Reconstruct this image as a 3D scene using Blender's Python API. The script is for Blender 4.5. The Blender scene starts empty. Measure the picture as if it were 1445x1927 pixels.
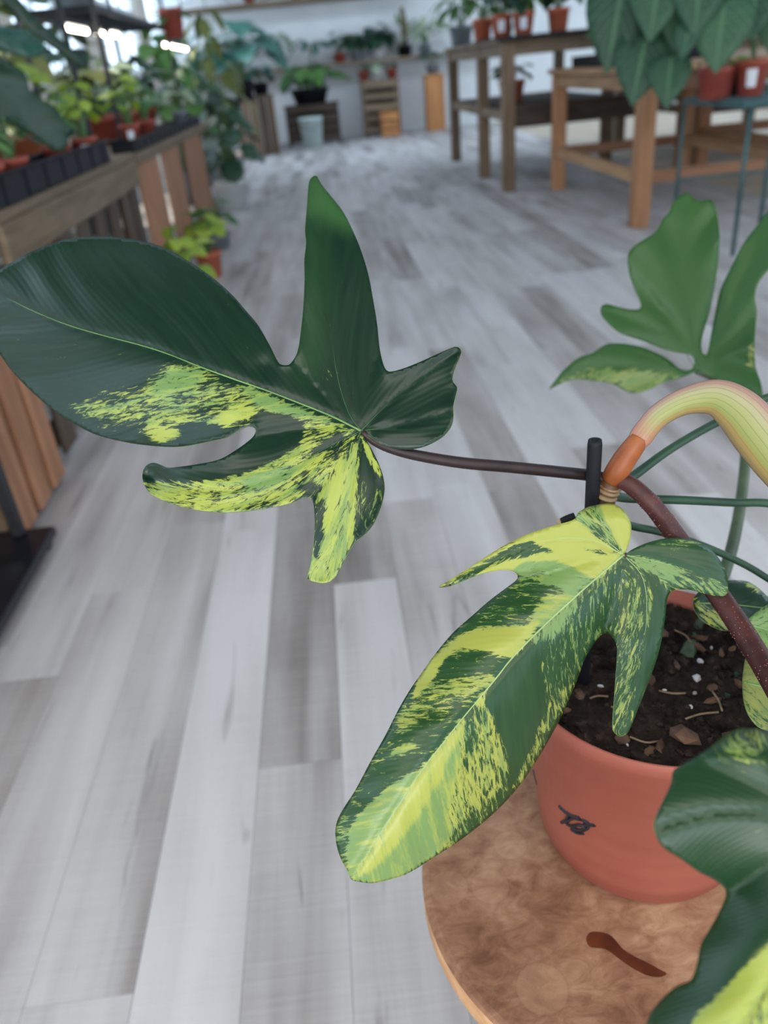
import bpy, bmesh, math, random
import numpy as np
from mathutils import Vector, Matrix
from mathutils.geometry import delaunay_2d_cdt

random.seed(7)
SC = bpy.context.scene
COL = SC.collection

# ------------------------------------------------------------------ camera
FPX, TILT, ROLL, YAW, CAMH = 1480.0, math.radians(29.4), math.radians(5.7), math.radians(1.9), 1.0
FW = Vector((math.sin(YAW) * math.cos(TILT), math.cos(YAW) * math.cos(TILT), -math.sin(TILT)))
RT = Vector((math.cos(YAW), -math.sin(YAW), 0))
UP = RT.cross(FW)
CAM = Vector((0, 0, CAMH))
CR, SR = math.cos(ROLL), math.sin(ROLL)
cd = bpy.data.cameras.new('camera')
cam = bpy.data.objects.new('camera', cd)
COL.objects.link(cam)
ax = RT * CR - UP * SR            # image right in the world
ay = RT * SR + UP * CR            # image up in the world
m3 = Matrix((ax, ay, -FW)).transposed()
cam.matrix_world = Matrix.Translation(CAM) @ m3.to_4x4()
cd.sensor_fit = 'VERTICAL'
cd.sensor_height = 36.0
cd.lens = 36.0 * FPX / 1927.0
cd.clip_start = 0.02
cd.dof.use_dof = True
cd.dof.focus_distance = 0.465
cd.dof.aperture_fstop = (cd.lens / 1000.0) / 0.0044
SC.camera = cam

# ------------------------------------------------------------------ sky, light, exposure
W = bpy.data.worlds.new('sky')
SC.world = W
W.use_nodes = True
bg = W.node_tree.nodes['Background']
bg.inputs[0].default_value = (0.62, 0.80, 1.0, 1)
bg.inputs[1].default_value = 2.6

def area(name, loc, aim, sx, sy, power, color):
    l = bpy.data.lights.new(name, 'AREA')
    l.shape = 'RECTANGLE'; l.size = sx; l.size_y = sy; l.energy = power; l.color = color
    o = bpy.data.objects.new(name, l); COL.objects.link(o)
    o.location = loc
    o.rotation_euler = (Vector(aim) - Vector(loc)).to_track_quat('-Z', 'Y').to_euler()
    return o
area('shopfront_daylight', (-0.4, -2.95, 1.5), (-0.4, 2.0, 1.2), 2.4, 1.9, 52, (1.0, 0.85, 0.72))
FILL_ROWS = [(-1.2, 88), (3.3, 34), (7.3, 30), (12.0, 105)]      # unseen area lights added under the solid ceiling to light the room
for y_, e_ in FILL_ROWS: area('ceiling_fill', (2.1, y_, 3.18), (2.1, y_, 0), 8.0, 1.2, e_, (1.0, 0.93, 0.86) if y_ < 0 else (0.66, 0.81, 1.0))
sl = bpy.data.lights.new('sun', 'SUN'); sl.energy = 4.0; sl.angle = math.radians(4); sl.color = (1.0, 0.90, 0.74)
sun = bpy.data.objects.new('sun', sl); COL.objects.link(sun)
sun.rotation_euler = Vector((0.34, -0.2, -0.92)).to_track_quat('-Z', 'Y').to_euler()

vs = SC.view_settings
vs.view_transform = 'Standard'; vs.look = 'None'; vs.exposure = 0.34; vs.gamma = 1.0
vs.use_curve_mapping = False

# ------------------------------------------------------------------ helpers: pixels of the photograph to points
def ray(x, y):
    dx, dy = x - 722.5, y - 963.5
    u = dx * CR - dy * SR; v = dx * SR + dy * CR
    return FW + RT * (u / FPX) - UP * (v / FPX)
def PD(x, y, d): return CAM + ray(x, y) * d
def PZ(x, y, z):
    r = ray(x, y); return CAM + r * ((z - CAMH) / r.z)
def PY(x, y, Y):
    r = ray(x, y); return CAM + r * (Y / r.y)
def PX(x, y, X):
    r = ray(x, y); return CAM + r * (X / r.x)

# ------------------------------------------------------------------ helpers: materials
def srgb(r, g, b):
    f = lambda c: (c / 255 / 12.92) if c / 255 <= 0.04045 else ((c / 255 + 0.055) / 1.055) ** 2.4
    return (f(r), f(g), f(b), 1)
class NT:
    def __init__(s, name):
        s.m = bpy.data.materials.new(name); s.m.use_nodes = True
        s.t = s.m.node_tree; s.p = s.t.nodes['Principled BSDF']; s.out = s.t.nodes['Material Output']
    def n(s, typ, **kw):
        nd = s.t.nodes.new(typ)
        for k, v in kw.items():
            if k.startswith('i_'):
                key = k[2:]
                nd.inputs[int(key) if key.isdigit() else key].default_value = v
            else: setattr(nd, k, v)
        return nd
    def l(s, a, b): s.t.links.new(a, b)
    def math(s, op, a, b=None, clamp=False):
        nd = s.t.nodes.new('ShaderNodeMath'); nd.operation = op; nd.use_clamp = clamp
        for i, q in enumerate((a, b)):
            if q is None: continue
            if isinstance(q, (int, float)): nd.inputs[i].default_value = q
            else: s.l(q, nd.inputs[i])
        return nd.outputs[0]
    def mix(s, f, a, b, mode='MIX'):
        nd = s.t.nodes.new('ShaderNodeMix'); nd.data_type = 'RGBA'; nd.blend_type = mode
        for i, q in ((0, f), (6, a), (7, b)):
            if isinstance(q, (int, float)): nd.inputs[i].default_value = q
            elif isinstance(q, tuple): nd.inputs[i].default_value = q
            else: s.l(q, nd.inputs[i])
        return nd.outputs[2]
    def ramp(s, f, stops):
        nd = s.t.nodes.new('ShaderNodeValToRGB')
        e = nd.color_ramp.elements
        while len(e) < len(stops): e.new(0.5)
        for q, (pos, c) in zip(e, stops):
            q.position = pos; q.color = c if len(c) == 4 else (*c, 1)
        s.l(f, nd.inputs[0]); return nd.outputs[0]
    def noise(s, vec, scale, detail=3, rough=0.55, dist=0.0):
        nd = s.n('ShaderNodeTexNoise'); nd.inputs['Scale'].default_value = scale
        nd.inputs['Detail'].default_value = detail; nd.inputs['Roughness'].default_value = rough
        nd.inputs['Distortion'].default_value = dist
        s.l(vec, nd.inputs['Vector']); return nd.outputs[0]
    def mapv(s, vec, scale=(1, 1, 1), loc=(0, 0, 0)):
        nd = s.n('ShaderNodeMapping'); nd.inputs['Scale'].default_value = scale; nd.inputs['Location'].default_value = loc
        s.l(vec, nd.inputs['Vector']); return nd.outputs[0]
    def bump(s, h, strength, dist=0.002):
        nd = s.n('ShaderNodeBump'); nd.inputs['Strength'].default_value = strength; nd.inputs['Distance'].default_value = dist
        s.l(h, nd.inputs['Height']); s.l(nd.outputs[0], s.p.inputs['Normal'])
    def set(s, rough=None, spec=None):
        if rough is not None: s.p.inputs['Roughness'].default_value = rough
        if spec is not None: s.p.inputs['Specular IOR Level'].default_value = spec
        return s

def two_tone(name, c1, c2, scale=8, stretch=(1, 1, 1), rough=0.6, spec=0.4, bump=0.0, lo=0.3, hi=0.7, detail=4):
    q = NT(name); tc = q.n('ShaderNodeTexCoord')
    v = q.mapv(tc.outputs['Object'], stretch)
    f = q.noise(v, scale, detail)
    c = q.ramp(f, [(lo, c1), (hi, c2)])
    q.l(c, q.p.inputs['Base Color']); q.set(rough, spec)
    if bump: q.bump(f, bump)
    return q.m
def wood(name, c1, c2, axis='z', rough=0.65):
    st = {'x': (1.2, 14, 14), 'y': (14, 1.2, 14), 'z': (14, 14, 1.2)}[axis]
    q = NT(name); tc = q.n('ShaderNodeTexCoord'); oi = q.n('ShaderNodeObjectInfo')
    ad = q.n('ShaderNodeVectorMath', operation='ADD')
    q.l(tc.outputs['Object'], ad.inputs[0])
    cmb = q.n('ShaderNodeCombineXYZ'); r10 = q.math('MULTIPLY', oi.outputs['Random'], 17.0)
    for i in range(3): q.l(r10, cmb.inputs[i])
    q.l(cmb.outputs[0], ad.inputs[1])
    v = q.mapv(ad.outputs[0], st)
    f = q.noise(v, 2.2, 5, 0.6, 0.6)
    c = q.ramp(f, [(0.3, c1), (0.72, c2)])
    k = q.math('ADD', q.math('MULTIPLY', oi.outputs['Random'], 0.35), 0.8)
    hsv = q.n('ShaderNodeHueSaturation'); q.l(c, hsv.inputs['Color']); q.l(k, hsv.inputs['Value'])
    q.l(hsv.outputs[0], q.p.inputs['Base Color']); q.set(rough, 0.3); q.bump(f, 0.25, 0.003)
    return q.m
def leaf_simple(name, c1, c2, rough=0.4, trans=0.3, vein=None):
    q = NT(name); tc = q.n('ShaderNodeTexCoord'); uv = q.n('ShaderNodeUVMap'); uv.uv_map = 'leaf'
    oi = q.n('ShaderNodeObjectInfo')
    v = q.mapv(uv.outputs[0], (14, 2.0, 1))
    f = q.noise(v, 1.0, 3)
    f2 = q.math('ADD', q.math('MULTIPLY', f, 0.7), q.math('MULTIPLY', oi.outputs['Random'], 0.45))
    c = q.ramp(f2, [(0.3, c1), (0.8, c2)])
    if vein:
        sx = q.n('ShaderNodeSeparateXYZ'); q.l(uv.outputs[0], sx.inputs[0])
        a = q.math('ABSOLUTE', q.math('SUBTRACT', sx.outputs[1], 0.5))
        mid = q.math('LESS_THAN', a, 0.035)
        ph = q.math('SUBTRACT', sx.outputs[0], q.math('MULTIPLY', a, 0.9))
        st = q.math('GREATER_THAN', q.math('SINE', q.math('MULTIPLY', ph, 44.0)), 0.93)
        c = q.mix(q.math('MAXIMUM', mid, q.math('MULTIPLY', st, 0.7)), c, vein)
    q.l(c, q.p.inputs['Base Color']); q.set(rough, 0.5)
    tr = q.n('ShaderNodeBsdfTranslucent'); q.l(c, tr.inputs[0])
    mx = q.n('ShaderNodeMixShader'); mx.inputs[0].default_value = trans
    q.l(q.p.outputs[0], mx.inputs[1]); q.l(tr.outputs[0], mx.inputs[2]); q.l(mx.outputs[0], q.out.inputs[0])
    return q.m

MT = {}
MT['white_wall'] = two_tone('white_wall', srgb(222, 226, 228), srgb(236, 238, 238), 2, rough=0.7)
MT['ceiling'] = two_tone('ceiling_boards', srgb(96, 94, 92), srgb(116, 114, 110), 2, rough=0.85)
MT['warm_wall'] = two_tone('warm_wall', srgb(214, 204, 192), srgb(228, 220, 208), 2, rough=0.8)
MT['grey_wood'] = wood('grey_weathered_wood', srgb(94, 78, 62), srgb(146, 122, 98), 'z')
MT['grey_wood_y'] = wood('grey_weathered_wood_y', srgb(98, 84, 68), srgb(150, 130, 106), 'y')
MT['grey_wood_x'] = wood('grey_weathered_wood_x', srgb(98, 84, 68), srgb(150, 130, 106), 'x')
MT['pine'] = wood('pine_wood', srgb(148, 104, 72), srgb(190, 142, 104), 'z')
MT['pine_y'] = wood('pine_wood_y', srgb(146, 110, 78), srgb(190, 152, 114), 'y')
MT['pine_x'] = wood('pine_wood_x', srgb(118, 82, 60), srgb(158, 116, 86), 'x')
MT['slat'] = wood('slat_wood', srgb(126, 86, 62), srgb(176, 128, 96), 'z')
MT['slat_shaded'] = wood('shaded_slat_wood', srgb(64, 52, 44), srgb(96, 80, 66), 'z')  # slat wood again, with the backlit shade put into its colour
MT['slat_y'] = wood('slat_wood_y', srgb(96, 82, 64), srgb(130, 112, 90), 'y')
MT['dark_wood'] = wood('dark_wood', srgb(52, 44, 38), srgb(92, 78, 66), 'x')
MT['orange_wood'] = wood('orange_wood', srgb(170, 112, 66), srgb(206, 146, 92), 'z')
MT['black_plastic'] = two_tone('black_plastic', srgb(12, 14, 20), srgb(22, 24, 32), 10, rough=0.6, spec=.3)
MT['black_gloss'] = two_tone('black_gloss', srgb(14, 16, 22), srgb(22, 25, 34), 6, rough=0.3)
MT['black_metal'] = two_tone('black_metal', srgb(26, 28, 32), srgb(44, 46, 50), 6, rough=0.5)
MT['green_metal'] = two_tone('green_painted_metal', srgb(40, 72, 74), srgb(58, 92, 92), 8, rough=0.45)
MT['red_pot'] = two_tone('red_pot', srgb(146, 66, 54), srgb(168, 82, 66), 6, rough=0.55)
MT['orange_pot'] = two_tone('orange_pot', srgb(176, 92, 66), srgb(196, 112, 82), 6, rough=0.55)
MT['white_pot'] = two_tone('white_pot', srgb(214, 218, 216), srgb(230, 232, 230), 6, rough=0.5)
MT['grey_pot'] = two_tone('grey_pot', srgb(110, 118, 124), srgb(140, 146, 150), 6, rough=0.5)
MT['mint'] = two_tone('mint_plastic', srgb(196, 216, 212), srgb(212, 228, 222), 6, rough=0.5)
MT['label_paper'] = two_tone('label_paper', srgb(226, 230, 238), srgb(240, 242, 246), 6, rough=0.7)
MT['bg_soil'] = two_tone('potting_mix', srgb(40, 32, 26), srgb(70, 56, 46), 60, rough=0.95)
MT['tile'] = two_tone('glazing_bar', srgb(200, 204, 206), srgb(214, 218, 220), 4, rough=0.5)
MT['lf_dark'] = leaf_simple('leaf_dark', srgb(24, 52, 38), srgb(52, 88, 62), 0.35, 0.15)
MT['lf_teal'] = leaf_simple('leaf_teal', srgb(40, 84, 74), srgb(84, 134, 118), 0.3, 0.15)
MT['lf_mid'] = leaf_simple('leaf_mid', srgb(58, 104, 54), srgb(104, 150, 80), 0.4, 0.35)
MT['lf_lime'] = leaf_simple('leaf_lime', srgb(128, 168, 48), srgb(196, 216, 92), 0.4, 0.45)
MT['lf_pale'] = leaf_simple('leaf_pale', srgb(150, 176, 140), srgb(200, 214, 184), 0.5, 0.3)
MT['lf_velvet'] = leaf_simple('leaf_velvet', srgb(30, 66, 46), srgb(62, 104, 72), 0.5, 0.12, srgb(84, 124, 88))
MT['lf_olive'] = leaf_simple('leaf_olive', srgb(96, 112, 58), srgb(150, 156, 92), 0.4, 0.4)
MT['stem_green'] = two_tone('stem_green', srgb(70, 100, 60), srgb(100, 132, 78), 20, rough=0.5)

# ------------------------------------------------------------------ helpers: objects
def link(o, parent=None):
    COL.objects.link(o)
    if parent is not None:
        o.parent = parent
        if parent.type == 'EMPTY' or parent.parent is not None or True:
            o.matrix_parent_inverse = world_of(parent).inverted()
    return o
def world_of(o):
    m = o.matrix_basis.copy()
    if o.parent is not None: m = world_of(o.parent) @ o.matrix_parent_inverse @ m
    return m
def thing(name, label, cat, loc=(0, 0, 0), group=None):
    o = bpy.data.objects.new(name, None); COL.objects.link(o)
    o.location = loc; o.empty_display_size = 0.05
    o['label'] = label; o['category'] = cat
    if group: o['group'] = group
    return o
def tag(o, label, cat, group=None):
    o['label'] = label; o['category'] = cat
    if group: o['group'] = group
    return o
def mesh_obj(name, verts, faces, mat, parent=None, smooth=False, kind=None, label=None):
    me = bpy.data.meshes.new(name)
    me.from_pydata([tuple(v) for v in verts], [], faces); me.update()
    if smooth: me.polygons.foreach_set('use_smooth', [True] * len(me.polygons))
    if mat is not None: me.materials.append(mat)
    o = bpy.data.objects.new(name, me); link(o, parent)
    if kind: o['kind'] = kind
    if label: o['label'] = label
    return o
BOXM = {}
def chamfer_box(x0, x1, y0, y1, z0, z1, c):
    v = []; 
    for sx in (0, 1):
        for sy in (0, 1):
            for sz in (0, 1):
                X, Y, Z = (x0, x1)[sx], (y0, y1)[sy], (z0, z1)[sz]
                dx, dy, dz = (1 - 2 * sx) * c, (1 - 2 * sy) * c, (1 - 2 * sz) * c
                v += [(X, Y + dy, Z + dz), (X + dx, Y, Z + dz), (X + dx, Y + dy, Z)]
    bm = bmesh.new()
    for q in v: bm.verts.new(q)
    bmesh.ops.convex_hull(bm, input=bm.verts)
    bmesh.ops.recalc_face_normals(bm, faces=bm.faces)
    return bm
def box(name, x0, x1, y0, y1, z0, z1, mat, parent=None, c=0.004, kind=None, label=None):
    if x0 > x1: x0, x1 = x1, x0
    if y0 > y1: y0, y1 = y1, y0
    if z0 > z1: z0, z1 = z1, z0
    c = min(c, (x1 - x0) * .3, (y1 - y0) * .3, (z1 - z0) * .3)
    cx, cy, cz = (x0 + x1) / 2, (y0 + y1) / 2, (z0 + z1) / 2
    bm = chamfer_box(x0 - cx, x1 - cx, y0 - cy, y1 - cy, z0 - cz, z1 - cz, c)
    me = bpy.data.meshes.new(name); bm.to_mesh(me); bm.free()
    me.materials.append(mat)
    o = bpy.data.objects.new(name, me); o.location = (cx, cy, cz); link(o, parent)
    if kind: o['kind'] = kind
    if label: o['label'] = label
    return o
def bar(name, a, b, w, h, mat, parent=None):
    a, b = Vector(a), Vector(b); d = (b - a); L = d.length; d.normalize()
    s = d.cross(Vector((0, 0, 1)))
    if s.length < .01: s = Vector((1, 0, 0))
    s.normalize(); t = s.cross(d)
    vs_, fs = [], []
    for p in (a, b):
        for sx, sy in ((-1, -1), (1, -1), (1, 1), (-1, 1)): vs_.append(p + s * sx * w / 2 + t * sy * h / 2)
    fs = [(0, 1, 2, 3), (7, 6, 5, 4)] + [(i, i + 4, (i + 1) % 4 + 4, (i + 1) % 4) for i in range(4)]
    return mesh_obj(name, vs_, fs, mat, parent)
def sweep(pts, rad, n=10, sx=1.0, sy=1.0, hint=None):
    """rings along a polyline (parallel transport); rad a number or list"""
    P = [Vector(p) for p in pts]; R = rad if isinstance(rad, (list, tuple)) else [rad] * len(P)
    V, Fc = [], []
    T = []
    for i in range(len(P)):
        t = P[min(i + 1, len(P) - 1)] - P[max(i - 1, 0)]; T.append(t.normalized())
    u = hint if hint else (Vector((0, 0, 1)) if abs(T[0].z) < .9 else Vector((1, 0, 0)))
    for i, p in enumerate(P):
        u = (u - T[i] * u.dot(T[i])).normalized(); w = T[i].cross(u)
        for k in range(n):
            a = 2 * math.pi * k / n
            V.append(p + u * math.cos(a) * R[i] * sx + w * math.sin(a) * R[i] * sy)
    for i in range(len(P) - 1):
        for k in range(n):
            Fc.append((i * n + k, i * n + (k + 1) % n, (i + 1) * n + (k + 1) % n, (i + 1) * n + k))
    Fc.append(tuple(range(n))[::-1]); Fc.append(tuple(range((len(P) - 1) * n, len(P) * n)))
    return V, Fc
def spline(pts, per=6):
    """Catmull-Rom through points of any dimension"""
    A = [np.array(p, float) for p in pts]
    A = [2 * A[0] - A[1]] + A + [2 * A[-1] - A[-2]]
    out = []
    for i in range(1, len(A) - 2):
        for k in range(per):
            t = k / per
            out.append(0.5 * ((2 * A[i]) + (A[i + 1] - A[i - 1]) * t + (2 * A[i - 1] - 5 * A[i] + 4 * A[i + 1] - A[i + 2]) * t * t
                              + (3 * A[i] - A[i - 1] - 3 * A[i + 1] + A[i + 2]) * t ** 3))
    out.append(A[-2]); return out
def tube(name, pts, rad, mat, parent=None, n=10, per=6, label=None, **kw):
    k = len(pts)
    R = rad if isinstance(rad, (list, tuple)) else [rad] * k
    S = spline([(*p, r) for p, r in zip(pts, R)], per)
    V, Fc = sweep([s[:3] for s in S], [float(s[3]) for s in S], n, **kw)
    return mesh_obj(name, V, Fc, mat, parent, True, label=label)
def lathe(name, prof, center, mat, parent=None, n=32, smooth=True, label=None):
    """prof: (radius, z) from the inside bottom round to the outside bottom"""
    cx, cy = center; V, Fc = [], []
    for r, z in prof:
        for k in range(n):
            a = 2 * math.pi * k / n; V.append((cx + r * math.cos(a), cy + r * math.sin(a), z))
    for i in range(len(prof) - 1):
        for k in range(n):
            Fc.append((i * n + k, i * n + (k + 1) % n, (i + 1) * n + (k + 1) % n, (i + 1) * n + k))
    Fc.append(tuple(range(n))[::-1]); Fc.append(tuple(range((len(prof) - 1) * n, len(prof) * n)))
    o = mesh_obj(name, V, Fc, mat, parent, smooth, label=label)
    bm = bmesh.new(); bm.from_mesh(o.data); bmesh.ops.recalc_face_normals(bm, faces=bm.faces); bm.to_mesh(o.data); bm.free()
    return o

# ------------------------------------------------------------------ the setting: floor of planks
def floor_material(objects):
    q = NT('floor_plank' if objects else 'floor_plank_far'); geo = q.n('ShaderNodeNewGeometry')
    pos = geo.outputs['Position']
    at = q.n('ShaderNodeAttribute'); at.attribute_name = 'tone'
    if objects: at.attribute_type = 'OBJECT'
    sx = q.n('ShaderNodeSeparateColor'); q.l(at.outputs['Color'], sx.inputs[0])
    tone, rnd = sx.outputs[0], sx.outputs[1]
    cmb = q.n('ShaderNodeCombineXYZ'); q.l(q.math('MULTIPLY', rnd, 31.0), cmb.inputs[0]); q.l(q.math('MULTIPLY', rnd, 57.0), cmb.inputs[1])
    ad = q.n('ShaderNodeVectorMath', operation='ADD'); q.l(pos, ad.inputs[0]); q.l(cmb.outputs[0], ad.inputs[1])
    v = ad.outputs[0]
    streak = q.noise(q.mapv(v, (15, 0.9, 1)), 1.0, 5, 0.55, 0.3)       # grain along the plank
    blot = q.noise(q.mapv(v, (7, 1.6, 1)), 1.0, 2, 0.5)
    saw = q.noise(q.mapv(v, (5, 170, 1)), 1.0, 2, 0.5)                 # fine saw marks across
    f = q.math('ADD', q.math('MULTIPLY', streak, 0.85), q.math('MULTIPLY', blot, 0.75))
    f = q.math('ADD', f, q.math('MULTIPLY', saw, 0.22))
    f = q.math('ADD', q.math('SUBTRACT', f, 0.92), tone)
    c = q.ramp(f, [(0.02, srgb(120, 113, 108)), (0.30, srgb(160, 154, 150)), (0.58, srgb(190, 186, 184)), (0.9, srgb(208, 205, 204))])
    crack = q.noise(q.mapv(v, (26, 2.2, 1)), 1.0, 3, 0.6, 1.2)
    cr = q.math('MULTIPLY', q.math('SUBTRACT', crack, 0.635, True), 9.0, True)
    c = q.mix(q.math('MULTIPLY', cr, 0.6), c, srgb(112, 104, 98))
    q.l(c, q.p.inputs['Base Color'])
    q.set(0.6, 0.3); q.bump(f, 0.12, 0.002)
    return q.m
MT['plank'] = floor_material(True); MT['plank_far'] = floor_material(False)
GAP = two_tone('floor_joint', srgb(158, 152, 148), srgb(168, 162, 158), 20, rough=0.9)
X0, X1, Y0, Y1 = -2.4, 6.6, -3.0, 15.2
floor = box('floor', X0, X1, Y0, Y1, -0.10, -0.004, GAP, c=0.0); floor['kind'] = 'structure'
PW, PL = 0.14, 1.22
TONE = {(-1, 'a'): 0}
plk = []
rows = int((X1 - X0) / PW) + 2
for r in range(-18, 50):
    xa = -0.08 + PW * r; xb = xa + PW
    if xb < X0 + .001 or xa > X1 - .001: continue
    off = random.random() * PL
    if r == -1: off = 0.955 % PL
    if r == -5: off = 1.265 % PL
    if r == 0: off = 0.25
    k0 = int((Y0 - off) / PL) - 1
    for k in range(k0, int((Y1 - off) / PL) + 1):
        ya, yb = off + k * PL, off + (k + 1) * PL
        ya, yb = max(ya, Y0), min(yb, Y1)
        if yb - ya < .02: continue
        t = random.choice([0.30, 0.42, 0.55, 0.62, 0.70, 0.50])
        mid = (ya + yb) / 2
        if r == -1: t = 0.22 if 0.95 < mid < 2.17 else (0.50 if mid < .95 else t)
        if r == -2 and mid < 2.6: t = 0.74
        if r == -3 and mid < 2.4: t = 0.56
        if r == -4 and mid < 2.4: t = 0.60
        if r == -5: t = 0.66 if mid > 1.26 else 0.34
        if r == 0 and mid < 2: t = 0.62
        if r == 1 and mid < 2: t = 0.50
        if r == 2 and mid < 3: t = 0.66
        xa2, xb2 = max(xa, X0), min(xb, X1)
        plk.append((xa2, xb2, ya, yb, t, random.random()))
def score(p):
    c = Vector(((p[0] + p[1]) / 2, (p[2] + p[3]) / 2, 0)); q = c - CAM; d = q.dot(FW)
    if d < .3: return 0
    u, v = q.dot(RT) / d * FPX, -q.dot(UP) / d * FPX
    x, y = 722.5 + u * CR + v * SR, 963.5 - u * SR + v * CR
    if not (-260 < x < 1700 and 0 < y < 2500): return 0
    return 1 / d ** 3
plk.sort(key=score, reverse=True)
def plank_mesh(lx, ly):
    bm = chamfer_box(-lx / 2, lx / 2, -ly / 2, ly / 2, -0.008, 0.0, 0.0003)
    me = bpy.data.meshes.new('floor_plank'); bm.to_mesh(me); bm.free(); me.materials.append(MT['plank']); return me
PM = {}
for p in plk[:285]:
    key = (round(p[1] - p[0] - .0006, 4), round(p[3] - p[2] - .0008, 4))
    if key not in PM: PM[key] = plank_mesh(*key)
    o = bpy.data.objects.new('floor_plank', PM[key]); o.location = ((p[0] + p[1]) / 2, (p[2] + p[3]) / 2, 0)
    o['tone'] = (p[4], p[5], 0.0); link(o, floor)
V, Fc, T = [], [], []
for p in plk[285:]:
    a, b, c_, d_ = p[0] + .0003, p[1] - .0003, p[2] + .0004, p[3] - .0004; n = len(V)
    V += [(a, c_, 0), (b, c_, 0), (b, d_, 0), (a, d_, 0), (a, c_, -.008), (b, c_, -.008), (b, d_, -.008), (a, d_, -.008)]
    Fc += [(n, n + 1, n + 2, n + 3)] + [(n + i, n + i + 4, n + (i + 1) % 4 + 4, n + (i + 1) % 4) for i in range(4)]
    T += [(p[4], p[5], 0, 1)] * 5
fo = mesh_obj('far_floor_planks', V, Fc, MT['plank_far'], floor, kind='stuff')
ca = fo.data.color_attributes.new('tone', 'FLOAT_COLOR', 'CORNER')
for pl in fo.data.polygons:
    for li in pl.loop_indices: ca.data[li].color = T[pl.index]

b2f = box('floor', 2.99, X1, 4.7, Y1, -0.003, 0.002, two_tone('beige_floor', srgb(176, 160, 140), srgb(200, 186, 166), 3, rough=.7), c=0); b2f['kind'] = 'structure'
# walls
def struct(o):
    o['kind'] = 'structure'; return o
struct(box('wall_back', X0, X1, 15.0, 15.2, 0, 3.2, MT['white_wall'], c=0))
wl = struct(box('wall_left', -2.4, -2.28, Y0, 15.0, 0, 1.15, MT['warm_wall'], c=0))
for y in (-3.0, 0.2, 3.4, 6.6, 9.8, 13.0):
    box('pier', -2.4, -2.28, y, y + 0.9, 1.15, 3.079, MT['warm_wall'], wl, c=0)
box('lintel', -2.4, -2.28, Y0, 15.0, 3.08, 3.2, MT['warm_wall'], wl, c=0)
wi = 0
for y in (-2.1, 1.1, 4.3, 7.5, 10.7):
    wi += 1
    w_ = struct(box('window_%d' % wi, -2.37, -2.31, y, y + 2.3, 1.15, 1.21, MT['tile'], c=.003))
    for yy in (0, 0.75, 1.5, 2.24): box('window_bar', -2.365, -2.315, y + yy, y + yy + .06, 1.21, 3.07, MT['tile'], w_, c=.003)
    box('window_bar', -2.365, -2.315, y, y + 2.3, 1.9, 1.95, MT['tile'], w_, c=.003)
struct(box('ceiling', X0, X1, Y0, 15.2, 3.2, 3.3, MT['ceiling'], c=0))
wr = struct(box('wall_right', 6.6, 6.72, Y0, 15.0, 0, 0.7, MT['warm_wall'], c=0))
for y in (-3.0, 1.2, 5.4, 9.6, 13.8): box('pier', 6.6, 6.72, y, min(y + 1.2, 15), 0.7, 3.2, MT['warm_wall'], wr, c=0)
wf = struct(box('wall_front', X0, X1, -3.12, -3.0, 0, 0.5, MT['warm_wall'], c=0))
for x in (-2.4, 1.6, 5.6): box('pier', x, x + 1.0, -3.12, -3.0, 0.5, 3.2, MT['warm_wall'], wf, c=0)
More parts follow.
